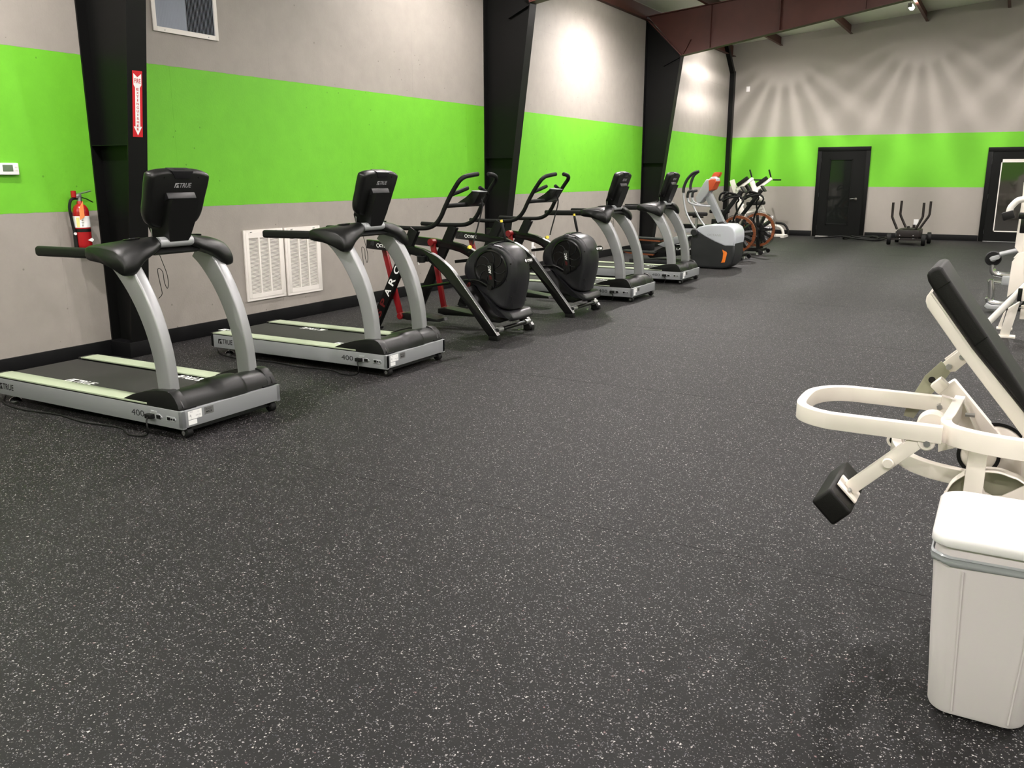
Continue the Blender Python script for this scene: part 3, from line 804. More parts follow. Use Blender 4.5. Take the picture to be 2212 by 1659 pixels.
    m.sheet([spline(r, 1, True) for r in (
        [(-0.52, 0.345, 1.088), (-0.38, 0.345, 1.092), (-0.38, 0.465, 1.092), (-0.52, 0.465, 1.088)],
        [(-0.51, 0.325, 1.13), (-0.362, 0.325, 1.135), (-0.362, 0.485, 1.135), (-0.51, 0.485, 1.13)],
        [(-0.50, 0.29, 1.20), (-0.33, 0.30, 1.22), (-0.33, 0.50, 1.22), (-0.50, 0.51, 1.20)],
        [(-0.46, 0.285, 1.30), (-0.285, 0.30, 1.34), (-0.285, 0.50, 1.34), (-0.46, 0.515, 1.30)],
        [(-0.42, 0.285, 1.36), (-0.275, 0.305, 1.365), (-0.275, 0.495, 1.365), (-0.42, 0.515, 1.36)])])
    m.build('screen_mast', 'black_plastic', t)
    md = MB(); md.box((-0.335, 0.40, 1.375), (0.055, 0.21, 0.04), Euler((0, radians(-22), 0)).to_matrix(), 0.006)
    md.build('mast_cap', 'charcoal_plastic', t)
    # screen housing: rounded shield, back facing the room
    tilt = Euler((0, radians(20), 0)).to_matrix().to_4x4()
    MS = Matrix.Translation((-0.375, TW / 2, 1.375)) @ tilt      # local: x = thickness, y across, z up the screen
    def shield(k, x): # outline in (y,z)
        pts = [(-0.205, 0.155), (-0.10, 0.174), (0.10, 0.174), (0.205, 0.155), (0.222, 0.12), (0.213, 0.0), (0.205, -0.10), (0.165, -0.165), (0.08, -0.186), (-0.08, -0.186), (-0.165, -0.165), (-0.205, -0.10), (-0.213, 0.0), (-0.222, 0.12)]
        return [MS @ Vector((x, a * k, 0.0 + (b * k))) for a, b in spline([(a, b, 0) for a, b in pts], 3, True) and [(q[0], q[1]) for q in spline([(a, b, 0) for a, b in pts], 3, True)]]
    s = MB().sheet([shield(0.90, 0.040), shield(0.965, 0.034), shield(1.0, 0.016), shield(1.0, -0.012), shield(0.97, -0.026), shield(0.93, -0.03)])
    sc = s.build('screen_housing', 'black_plastic', t, angle=60)
    MB().box((0, 0, 0), (0.004, 0.34, 0.22), None).build('display', 'black_gloss', sc).matrix_world = MS @ Matrix.Translation((-0.031, 0, 0.02))
    tc_ = MB().prism([(-0.080, 0.176), (0.080, 0.176), (0.060, 0.128), (-0.045, 0.128)], -0.022, 0.043, 0.004, axis='x', M=MS).build('top_cap', 'charcoal_plastic', sc)
    for yy in (-0.125, 0.125): MB().cyl(MS @ Vector((0.034, yy, 0.136)), MS @ Vector((0.042, yy, 0.136)), 0.005, n=8).build('vent_hole', 'black_gloss', sc)
    lg = true_logo(MB(), 0.030, MS @ frame((0.0412, 0.02, 0.088), (0, 1, 0), (0, 0, 1)))
    lg.build('screen_lettering', 'grey_print', sc)
    cr = MB()
    for yy in (0.30, 0.335): cr.tube([(-0.485, yy, 1.13), (-0.487, yy, 1.21)], 0.004, 6)
    cr.build('cable_stay', 'steel', t)
    # safety key cord
    MB().tube(spline([(-0.40, 0.26, 1.075), (-0.398, 0.285, 1.0), (-0.396, 0.31, 0.92), (-0.396, 0.315, 0.86), (-0.398, 0.305, 0.83), (-0.40, 0.29, 0.87), (-0.40, 0.285, 0.93), (-0.40, 0.262, 0.955), (-0.40, 0.248, 0.94), (-0.40, 0.26, 0.85), (-0.40, 0.265, 0.80), (-0.41, 0.245, 0.775)], 4), 0.0022, 5).build('safety_cord', 'black_rubber', t)
    # lettering on the side and connectors
    sd = MB(); Ms_ = frame((-1.715, -0.0008, 0.120), (1, 0, 0), (0, 0, 1)); true_logo(sd, 0.042, Ms_); sd.build('side_lettering', 'black_print', t)
    n4 = put_text(MB(), '400', 0.038, frame((-0.385, -0.0008, 0.118), (1, 0, 0), (0, 0, 1)), width=0.115); n4.build('model_number', 'graphite', t)
    pp = MB().prism([(-0.27, 0.135), (-0.19, 0.135), (-0.165, 0.118), (-0.19, 0.102), (-0.27, 0.102)], -0.004, 0.001)
    pp.box2((-0.262, -0.005, 0.138), (-0.21, 0.001, 0.15)); pp.build('power_inlet', 'silver_plastic', t)
    pk = MB().box2((-0.285, -0.035, 0.104), (-0.228, -0.004, 0.132), 0.005).box2((-0.215, -0.006, 0.106), (-0.18, -0.003, 0.128))
    pk.build('plug', 'black_rubber', t)
    jb = MB().prism([(-0.128, 0.132), (-0.06, 0.132), (-0.05, 0.118), (-0.06, 0.104), (-0.128, 0.104)], -0.004, 0.001); jb.build('port_plate', 'silver_plastic', t)
    jj = MB().box2((-0.12, -0.007, 0.110), (-0.095, -0.003, 0.127))
    for q in (-0.082, -0.062): jj.cyl((q, -0.003, 0.118), (q, -0.008, 0.118), 0.006, n=10)
    jj.build('port', 'black_gloss', t)
    st = MB().box2((0.0, 0.045, 0.112), (0.0008, 0.145, 0.163)).box2((0.0, 0.045, 0.080), (0.0008, 0.106, 0.108)); st.build('rating_sticker', 'white_print', t)
    sp = MB()
    for i, (yy, zz, s_, hh) in enumerate(((0.068, 0.156, 'TRUE', 0.006), (0.062, 0.135, '&', 0.014), (0.12, 0.150, 'CLASS', 0.004), (0.12, 0.130, '120 VAC', 0.008), (0.12, 0.119, '60 Hz', 0.004), (0.066, 0.121, 'USA', 0.004))):
        put_text(sp, s_, hh, frame((0.0012, yy, zz), (0, 1, 0), (0, 0, 1)), bold=0.01)
    sp.build('sticker_print', 'grey_print', t)
    MB().box2((0.0, 0.165, 0.118), (0.0008, 0.235, 0.162)).build('warranty_plate', 'steel', t)
    wp = put_text(put_text(MB(), 'PROUDLY', 0.008, frame((0.0012, 0.20, 0.148), (0, 1, 0), (0, 0, 1))), 'MADE', 0.012, frame((0.0012, 0.20, 0.132), (0, 1, 0), (0, 0, 1)), bold=0.02); wp.build('plate_print', 'black_print', t)
    # power cord lying on the floor
    MB().tube(spline([(-0.255, -0.035, 0.112), (-0.235, -0.06, 0.10), (-0.22, -0.07, 0.06), (-0.25, -0.06, 0.012), (-0.36, -0.09, 0.006), (-0.55, -0.02, 0.006), (-0.85, -0.05, 0.006), (-1.15, -0.02, 0.006), (-1.45, -0.055, 0.006), (-1.72, -0.02, 0.006), (-1.95, 0.12, 0.006), (-2.15, 0.30, 0.006)], 6), 0.005, 6).build('power_cord', 'black_rubber', t)
    return t

G = 'treadmills in the row along the left wall'
T1 = make_treadmill('treadmill', 'nearest silver and black treadmill, in front of the first black column', (-4.045, 3.285, 0), [(-1.175, 0.19, False), (-0.64, 0.62, True)], G)
T2 = dup(T1, (-4.0, 5.16, 0), 'second treadmill from the front, between the white vents and the arc machines', skip=('belt_print',))
b2 = [c for c in T2.children if c.name.startswith('running_belt')][0]
for (u, v, fl_) in [(-1.84, 0.20, False), (-1.28, 0.612, True), (-0.53, 0.19, False)]:
    M = frame((u, v, 0.1768), (-1, 0, 0) if fl_ else (1, 0, 0), (0, -1, 0) if fl_ else (0, 1, 0))
    true_logo(MB(), 0.066, M).build('belt_print', 'white_print', b2)
T3 = dup(T1, (-3.875, 9.83, 0), 'third treadmill, just behind the second black arc machine')
T4 = dup(T1, (-3.935, 11.85, 0), 'farthest treadmill, beside the grey and white elliptical')

# ------------------------------------------------------------------ arc machines (stand-up glide trainers)
# local frame: origin on the floor between the front feet; near side frame at y = -0.33
def make_arc(label, loc):
    t = thing('arc_trainer', label, 'exercise machine', loc, group='black arc machines between the treadmills')
    YN, YF_ = -0.34, 0.34
    outer = [(-5.53, .884), (-5.2, .865), (-4.98, .840), (-4.86, .818), (-4.764, .782), (-4.69, .748), (-4.619, .703), (-4.565, .663), (-4.515, .618), (-4.425, .515), (-4.298, .365), (-4.114, .145), (-4.035, .05)]
    inner = [(-4.115, .02), (-4.191, .10), (-4.363, .305), (-4.492, .447), (-4.57, .53), (-4.622, .579), (-4.67, .62), (-4.72, .655), (-4.79, .70), (-4.87, .733), (-4.98, .757), (-5.2, .778), (-5.535, .797)]
    poly = [(a + 4.05, b) for a, b in outer + inner]
    for yy, s in ((YN, 1), (YF_, -1)):
        r = MB().prism(poly, yy - 0.028, yy + 0.028, 0.008, 2).build('side_rail', 'black_gloss', t)
        MB().sweep([(a + 4.05, yy, b + 0.001) for a, b in outer[4:]], rrect(0.003, 0.024, 0.002, 1)).build('rail_cap', 'steel', r)
        MB().box((-0.03, yy, 0.022), (0.10, 0.06, 0.044), None, 0.01).build('rubber_foot', 'black_rubber', t)
        MB().cyl((-1.40, yy - 0.033, 0.85), (-1.40, yy + 0.033, 0.85), 0.024).cyl((-1.43, yy - 0.035, .833), (-1.43, yy + .031, .833), 0.006, n=10).build('pivot_cap', 'graphite', t)
        if s == 1:
            lg = MB()
            lg.lathe([(0.020, 0), (0.014, 0)], (-1.335, yy - 0.0295, 0.832), (0, -1, 0), 20)
            put_text(lg, 'CYBEX', 0.030, frame((-1.255, yy - 0.0295, 0.828), (1, 0, -0.06), (0.06, 0, 1)), bold=0.03, width=0.12)
            lg.build('arm_lettering', 'white_print', t)
        # leaning mast
        m0, m1 = (-1.41, yy, 0.06), (-0.905, yy, 1.0)
        ms = MB().bar(m0, m1, 0.055, 0.10, 0.008).build('mast', 'black_paint', t)
        ft = MB().box((-1.43, yy, 0.012), (0.16, 0.07, 0.024), None, 0.006).bar((-1.43, yy, 0.02), (-1.40, yy, 0.08), 0.05, 0.09).build('rear_foot', 'black_rubber', t)
        if s == 1:
            d = (Vector(m1) - Vector(m0)).normalized()
            for tx, mt_, f in (('S', 'red_print', 0.105), ('P', 'red_print', 0.225), ('A', 'white_print', 0.34), ('R', 'white_print', 0.455), ('C', 'white_print', 0.575)):
                p = Vector(m0).lerp(Vector(m1), f) + Vector((0, -0.029, 0))
                M = frame(p, d, (-d.z, 0, d.x))
                put_text(MB(), tx, 0.066, M, bold=0.02, width=0.078).build('mast_letter', 'red_dim' if mt_ == 'red_print' else mt_, ms)
    # handlebars
    near = spline([(-1.30, -0.33, 1.012), (-1.06, -0.33, 1.007), (-0.90, -0.33, 1.008), (-0.785, -0.33, 1.013), (-0.718, -0.33, 1.030), (-0.658, -0.33, 1.067), (-0.606, -0.33, 1.132), (-0.566, -0.33, 1.208), (-0.50, -0.33, 1.32), (-0.443, -0.33, 1.400), (-0.40, -0.325, 1.455), (-0.375, -0.28, 1.487), (-0.355, -0.20, 1.502), (-0.345, -0.10, 1.512)], 4)
    for s in (1, -1):
        P = [(p.x, p.y * s, p.z) for p in near]
        MB().tube(P, 0.0215, 12).build('handlebar', 'black_rubber', t)
        MB().tube([(-0.495, -0.33 * s, 1.325), (-0.47, -0.23 * s, 1.352), (-0.45, -0.11 * s, 1.384)], 0.019, 10).build('inner_grip', 'black_rubber', t)
    MB().tube([(-0.555, -0.33, 1.222), (-0.51, -0.20, 1.228), (-0.50, 0, 1.228), (-0.51, 0.20, 1.228), (-0.555, 0.33, 1.222)], 0.021, 10).build('crossbar', 'black_rubber', t)
    MB().prism([(-0.60, 1.215), (-0.59, 1.25), (-0.50, 1.30), (-0.435, 1.352), (-0.34, 1.345), (-0.40, 1.25), (-0.47, 1.215)], -0.07, 0.07, 0.01, 2).build('console', 'black_plastic', t)
    MB().prism([(-0.437, 1.354), (-0.342, 1.346), (-0.34, 1.352), (-0.434, 1.362)], -0.068, 0.068, 0.002).build('console_top', 'silver_plastic', t)
    # swinging legs and pedals
    for y0, off in ((-0.28, -0.0), (0.28, 0.20)):
        pl = thing('pedal_linkage', '', '', (0, 0, 0)); del pl['label']; del pl['category']; pl.parent = t
        a0, a1 = (-1.335 + off, y0, 0.83), (-1.155 + off * 0.75, y0, 0.15)
        yi = y0 + (0.12 if y0 < 0 else -0.12)
        b0, b1 = (-1.14, yi, 0.70), (-1.02, yi, 0.085)
        MB().bar(a0, a1, 0.034, 0.055, 0.006).cyl((a0[0], y0 - 0.04, a0[2]), (a0[0], y0 + 0.03, a0[2]), 0.036).cyl((a1[0] + 0.02, y0 - 0.05, a1[2] - 0.01), (a1[0] + 0.02, y0 + 0.05, a1[2] - 0.01), 0.034, bev=0.006).build('swing_leg', 'red_paint', pl)
        if y0 < 0: MB().bar(b0, b1, 0.034, 0.055, 0.006).cyl((b0[0] + .06, yi - 0.03, 0.42), (b0[0] + .06, yi + 0.03, 0.42), 0.022).build('swing_leg', 'red_paint', pl)
        MB().prism([(a1[0] + 0.02, a1[2] + 0.02), (a1[0] + 0.10, a1[2] + 0.03), (a1[0] + 0.46, a1[2] - 0.01), (a1[0] + 0.48, a1[2] - 0.035), (a1[0] + 0.10, a1[2] - 0.045), (a1[0] + 0.02, a1[2] - 0.03)], min(y0, yi) - 0.03, max(y0, yi) + 0.03, 0.008).build('pedal', 'black_plastic', pl)
    # fan shroud
    rear = [(-0.067, 0.27), (-0.185, 0.352), (-0.303, 0.434), (-0.393, 0.499), (-0.453, 0.557), (-0.467, 0.611), (-0.455, 0.682), (-0.412, 0.754), (-0.344, 0.817), (-0.239, 0.865), (-0.137, 0.891)]
    front = [(-0.2, 0.886), (-0.074, 0.873), (0.029, 0.826), (0.084, 0.73), (0.103, 0.61), (0.099, 0.514), (0.078, 0.409), (0.049, 0.303), (0.03, 0.256)]
    P0 = spline([(a, 0, b) for a, b in rear + front], 3, True)
    cx, cz = -0.17, 0.60
    def ring(y, k, q=0.0):
        o = []
        for p in P0:
            f = max(0.0, (p.x - cx))           # the front bulges less near the sides
            o.append((cx + (p.x - cx) * (k - q * (1 if p.x > cx else 0.0)), y, cz + (p.z - cz) * (k - q * 0.3)))
        return o
    MB().sheet([ring(-0.187, 0.86, .14), ring(-0.185, 0.93, .12), ring(-0.175, 0.965, .10), ring(-0.150, 0.985, .065), ring(-0.148, 0.975, .064), ring(-0.145, 0.99, .058), ring(-0.10, 1.0, .03), ring(-0.04, 1.0, .008), ring(0.03, 1.0), ring(0.09, 0.995, .02), ring(0.14, 0.98, .06), ring(0.175, 0.95, .12), ring(0.19, 0.88, .16)]).build('fan_shroud', 'charcoal_plastic', t, angle=50)
    # skirt below the shroud
    sk = [(-0.325, 0.49), (-0.288, 0.441), (-0.199, 0.338), (-0.111, 0.226), (-0.045, 0.192), (0.049, 0.182)] + [(0.06, 0.160), (0.10, 0.185), (0.085, 0.22), (0.06, 0.245), (-0.03, 0.26), (-0.10, 0.29), (-0.22, 0.40), (-0.36, 0.50)]
    S0 = spline([(a, 0, b) for a, b in sk], 3, True)
    sx, sz = -0.10, 0.30
    def ring2(y, k): return [(sx + (p.x - sx) * k, y, sz + (p.z - sz) * k) for p in S0]
    MB().sheet([ring2(-0.205, 0.93), ring2(-0.20, 0.97), ring2(-0.17, 1.0), ring2(-0.08, 1.01), ring2(0.08, 1.01), ring2(0.17, 1.0), ring2(0.20, 0.95), ring2(0.205, 0.90)]).build('shroud_skirt', 'charcoal_plastic', t, angle=50)
    MB().prism([(-0.50, 0.42), (-0.30, 0.19), (-0.18, 0.14), (-0.06, 0.14), (-0.04, 0.16), (-0.14, 0.17), (-0.26, 0.23), (-0.46, 0.45)], -0.20, 0.20, 0.006).build('lower_frame', 'black_paint', t)
    # fan
    FC = Vector((-0.155, -0.193, 0.645)); fr = 0.175
    ds = MB().lathe([(fr, -0.004), (fr + 0.006, 0.006), (fr - 0.008, 0.010), (fr - 0.014, 0.0), (fr - 0.016, -0.002), (0.0, -0.002)], FC, (0, -1, 0), 40)
    ds.build('fan_ring', 'black_gloss', t)
    for i in range(8):
        a0 = 2 * pi * i / 8 + 0.25
        pts = [FC + Vector((cos(a0 + 0.5 * k * k) * (0.04 + 0.118 * k), -0.004, sin(a0 + 0.5 * k * k) * (0.04 + 0.118 * k))) for k in [j / 6 for j in range(7)]]
        MB().sweep(pts, [(0.0015, -0.004), (0.0015, 0.006), (-0.0015, 0.006), (-0.0015, -0.004)]).build('fan_blade', 'graphite', t)
    hub = MB(); hp = []
    for i in range(11): a = pi * i / 10; hp.append((FC.x + 0.036 * cos(a), FC.z + 0.03 + 0.030 * sin(a)))
    for i in range(11): a = pi + pi * i / 10; hp.append((FC.x + 0.02 + 0.030 * cos(a), FC.z - 0.155 + 0.03 * sin(a)))
    hub.prism(hp, FC.y - 0.022, FC.y - 0.004, 0.004); hb = hub.build('hub_cover', 'black_plastic', t)
    u = Vector((-0.15, 0, 1)).normalized()
    put_text(MB(), 'ARC', 0.028, frame((FC.x + 0.002, FC.y - 0.0235, FC.z - 0.005), u, (-u.z, 0, u.x)), bold=0.03, width=0.075).build('hub_lettering', 'white_print', hb)
    put_text(MB(), 'SP', 0.026, frame((FC.x + 0.012, FC.y - 0.0235, FC.z - 0.075), u, (-u.z, 0, u.x)), bold=0.03, width=0.045).build('hub_lettering', 'red_dim', hb)
    # badge on the front
    bd = MB(); M = frame((0.148, -0.005, 0.725), (0.28, 1, 0), (-0.16, 0, 1))
    ell = [(0.058 * cos(2 * pi * i / 24), 0.031 * (1 if sin(2 * pi * i / 24) > 0 else 1) * sin(2 * pi * i / 24)) for i in range(24)]
    A = [M @ Vector((a, b, 0.001)) for a, b in ell]; B = [M @ Vector((a * 0.98, b * 0.98, 0.006)) for a, b in ell]
    bd.sheet([A, B]); b_ = bd.build('badge', 'black_gloss', t)
    q = MB(); put_text(q, 'CYBEX', 0.024, M @ Matrix.Translation((0.010, 0, 0.0068)), bold=0.04, width=0.070)
    flat(q, [(-0.055, -0.004), (-0.038, -0.018), (-0.032, -0.008), (-0.038, 0.016), (-0.052, 0.010)], M @ Matrix.Translation((0, 0, 0.0068)))
    q.build('badge_lettering', 'white_print', b_)
    dt = MB()
    for a, b in ((-0.06, 0.845), (0.055, 0.70), (0.06, 0.40), (-0.40, 0.79)): dt.cyl((a, -0.175, b), (a, -0.186, b), 0.007, n=8)
    dt.build('screw_hole', 'black_gloss', t)
    # front cross tube with bright collars
    MB().cyl((-0.015, YN, 0.092), (-0.015, YF_, 0.092), 0.019).build('front_tube', 'black_gloss', t)
    for a, b in ((YN + 0.03, YN + 0.11), (YF_ - 0.12, YF_ - 0.03)): MB().cyl((-0.015, a, 0.092), (-0.015, b, 0.092), 0.026).build('collar', 'steel', t)
    MB().lathe([(0.0, 0), (0.028, 0), (0.028, 0.008), (0.008, 0.014), (0.008, 0.07), (0, 0.07)], (-0.08, 0.26, 0), (0, 0, 1)).build('levelling_foot', 'chrome', t)
    MB().cyl((-0.02, 0.27, 0.04), (-0.02, 0.32, 0.04), 0.038, bev=0.005).build('transport_wheel', 'black_rubber', t)
    # push rod from crank to legs
    MB().tube(spline([(-0.145, -0.225, 0.475), (-0.22, -0.225, 0.515), (-0.29, -0.225, 0.535), (-0.36, -0.225, 0.53), (-0.60, -0.225, 0.49), (-0.95, -0.225, 0.425), (-1.02, -0.225, 0.415)], 4), 0.013, 8).cyl((-0.145, -0.24, 0.475), (-0.145, -0.195, 0.475), 0.026).build('push_rod', 'black_gloss', t)
    MB().bar((-0.75, 0.12, 0.66), (-0.30, 0.12, 0.72), 0.03, 0.03).build('brace', 'black_paint', t)
    # bottle holder on the near arm
    MB().lathe([(0.034, -0.06), (0.040, -0.055), (0.043, 0.0), (0.037, 0.0), (0.034, -0.05)], (-0.80, -0.40, 0.752), (0, 0, 1), 20).box2((-0.79, -0.375, 0.70), (-0.74, -0.355, 0.75)).build('cup_holder', 'black_plastic', t)
    MB().lathe([(0.0435, 0.0), (0.0435, 0.003), (0.037, 0.003)], (-0.80, -0.40, 0.752), (0, 0, 1), 20).build('holder_rim', 'graphite', t)
    put_text(MB(), 'L', 0.026, frame((-0.80, -0.442, 0.69), (1, 0, 0.3), (-0.3, 0, 1)), bold=0.04).build('holder_letter', 'white_print', t)
    # levers
    MB().tube([(-0.185, 0.14, 0.89), (-0.205, 0.14, 0.97), (-0.225, 0.14, 1.055)], [0.013, 0.016, 0.014], 10).build('resistance_lever', 'black_rubber', t)
    MB().cyl((-0.226, 0.14, 1.06), (-0.231, 0.14, 1.082), 0.013).build('lever_tip', 'yellow', t)
    MB().cyl((-0.46, -0.09, 0.825), (-0.42, -0.13, 0.835), 0.016, 0.018).build('adjust_knob', 'yellow', t)
    MB().tube(spline([(-0.39, 0.02, 1.30), (-0.37, 0.02, 1.21), (-0.39, -0.02, 1.05), (-0.41, -0.06, 0.92), (-0.405, -0.10, 0.86)], 5), 0.0075, 7).build('control_cable', 'black_rubber', t)
    return t
A1 = make_arc('nearer black arc machine, between the second and third treadmills', (-4.045, 7.235, 0))
A2 = dup(A1, (-4.015, 8.80, 0), 'farther black arc machine, the third treadmill showing behind its fan')

# ------------------------------------------------------------------ lateral elliptical
O = (-4.05, 14.4, 0)
t = thing('elliptical_trainer', 'grey and white elliptical with orange flash and orange console tray', 'exercise machine', O)
def sub(pl, o=O): return [(a - o[0], b - o[2]) for a, b in pl]
dark = [(-4.58, .48), (-4.56, .10), (-4.53, .012), (-4.03, .005), (-3.93, .03), (-3.86, .10), (-3.83, .25), (-3.83, .42), (-3.99, .44), (-4.3, .56), (-4.42, .60), (-4.53, .60)]
MB().prism(sub(dark), -0.27, 0.27, 0.045, 4).build('lower_shroud', 'graphite', t, angle=50)
top = [(-4.50, .625), (-4.44, .675), (-4.33, .705), (-4.10, .725), (-3.95, .720), (-3.87, .675), (-3.832, .60), (-3.825, .50), (-3.84, .385), (-3.99, .378), (-4.16, .440), (-4.33, .52)]
MB().prism(sub(top), -0.285, 0.285, 0.03, 4).build('upper_shroud', 'light_silver', t, angle=50)
put_text(MB(), 'OCTANE', 0.038, frame((-0.125, -0.2865, 0.55), (1, 0, -0.02), (0, 0, 1)), bold=0.01, width=0.225).build('shroud_lettering', 'grey_print', t)
fl_ = [(-4.032, 0.318), (-3.962, 0.285), (-3.95, 0.265), (-3.979, 0.118), (-4.042, 0.105), (-4.019, 0.168), (-4.013, 0.262)]
MB().prism(sub(fl_), -0.278, -0.268, 0.002).build('orange_flash', 'orange', t)
MB().cyl((-0.455, -0.33, 0.585), (-0.455, -0.20, 0.585), 0.058, bev=0.01).build('pivot_cover', 'graphite', t)
ms = [(-4.446, 1.156), (-4.39, 1.229), (-4.341, 1.224), (-4.095, 0.752), (-4.184, 0.715)]
MB().prism(sub(ms), -0.06, 0.06, 0.008).build('mast', 'silver_side', t)
MB().prism(sub([(-4.206, 0.717), (-4.175, 0.747), (-4.101, 0.762), (-4.045, 0.716)]), -0.075, 0.075, 0.008).build('mast_boot', 'graphite', t)
MB().prism(sub([(-4.565, 1.139), (-4.551, 1.077), (-4.517, 1.046), (-4.485, 1.062), (-4.353, 1.235), (-4.309, 1.328), (-4.353, 1.43), (-4.401, 1.435), (-4.446, 1.368)]), -0.13, 0.13, 0.012, 3).build('console_body', 'silver_plastic', t)
MB().prism(sub([(-4.362, 1.415), (-4.343, 1.25), (-4.29, 1.271), (-4.238, 1.395), (-4.257, 1.441), (-4.31, 1.441)]), -0.14, 0.14, 0.012, 3).build('console_face', 'orange_red', t)
MB().prism(sub([(-4.364, 1.441), (-4.333, 1.471), (-4.269, 1.476), (-4.24, 1.436), (-4.243, 1.395), (-4.275, 1.389)]), -0.10, 0.10, 0.010, 3).build('console_cap', 'light_silver', t)
MB().prism(sub([(-4.365, 1.466), (-4.336, 1.528), (-4.305, 1.548), (-4.22, 1.548), (-4.221, 1.522), (-4.248, 1.471), (-4.291, 1.482)]), 0.02, 0.14, 0.006, 2).build('reading_tray', 'orange_red', t)
def y3(pts, y): return [(a - O[0], y - O[1], b) for a, b in pts]
def grip(path, y, r, nm, mt):
    MB().tube(spline(y3(path, y), 4), r, 10).build(nm, mt, t)
low = [(-4.5, 0.651), (-4.581, 0.764), (-4.653, 0.897), (-4.691, 1.02), (-4.714, 1.144), (-4.72, 1.226)]
hi = [(-4.72, 1.226), (-4.716, 1.308), (-4.677, 1.411), (-4.616, 1.492), (-4.554, 1.538), (-4.48, 1.561)]
grip(low, 14.10, 0.017, 'swing_arm', 'silver_plastic'); grip(hi, 14.10, 0.024, 'foam_grip', 'graphite')
low = [(-4.519, 0.67), (-4.602, 0.77), (-4.688, 0.907), (-4.744, 1.024), (-4.772, 1.142), (-4.786, 1.264)]
hi = [(-4.79, 1.264), (-4.796, 1.322), (-4.78, 1.407), (-4.745, 1.492), (-4.697, 1.539), (-4.665, 1.56)]
grip(low, 14.68, 0.017, 'swing_arm', 'silver_plastic'); grip(hi, 14.68, 0.024, 'foam_grip', 'graphite')
for dy in (-0.15, 0.10):
    fx_ = [(-4.295, 1), (-4.392, 1.008), (-4.501, 1.017), (-4.611, 1.038), (-4.673, 1.074), (-4.697, 1.131)]
    MB().tube(spline([(a - O[0], dy if i > 1 else dy * (i + 0.3) / 2.3, b) for i, (a, b) in enumerate(fx_)], 4), 0.016, 8).build('fixed_handle', 'silver_plastic', t)
    g2 = [(-4.698, 1.141), (-4.695, 1.193), (-4.68, 1.234), (-4.621, 1.25)]
    MB().tube(spline([(a - O[0], dy, b) for a, b in g2], 3), 0.023, 8).build('foam_grip', 'graphite', t)
# rear part: side arm with lettering, shells and pedals
MB().box2((-1.62, -0.22, 0.02), (-0.45, 0.22, 0.10), 0.015).build('base_frame', 'graphite', t)
for s in (-1, 1):
    y0 = 0.15 * s
    MB().prism([(-1.30, 0.17), (-1.25, 0.12), (-0.45, 0.22), (-0.45, 0.34), (-1.0, 0.33)], y0 - 0.05, y0 + 0.05, 0.01).build('pedal_arm', 'black_gloss', t)
    pz = 0.22 if s < 0 else 0.43
    MB().prism([(-1.75, pz + 0.02), (-1.70, pz), (-1.15, pz - 0.02), (-1.12, pz + 0.01)], y0 - 0.11, y0 + 0.11, 0.006).build('pedal', 'graphite', t)
    MB().prism([(-1.72, pz - 0.004), (-1.16, pz - 0.026), (-1.17, pz - 0.05), (-1.60, pz - 0.035)], y0 - 0.112, y0 + 0.112, 0.004).build('pedal_trim', 'copper_ring', t)
MB().prism([(-1.10, 0.36), (-0.98, 0.32), (-0.62, 0.43), (-0.55, 0.52), (-0.80, 0.50)], -0.26, 0.26, 0.01).build('rear_shell', 'silver_side', t)
put_text(MB(), 'LATERALX', 0.034, frame((-0.60, -0.2015, 0.30), (1, 0, 0.03), (0, 0, 1)), bold=0.02, width=0.36).build('arm_lettering', 'white_print', t)

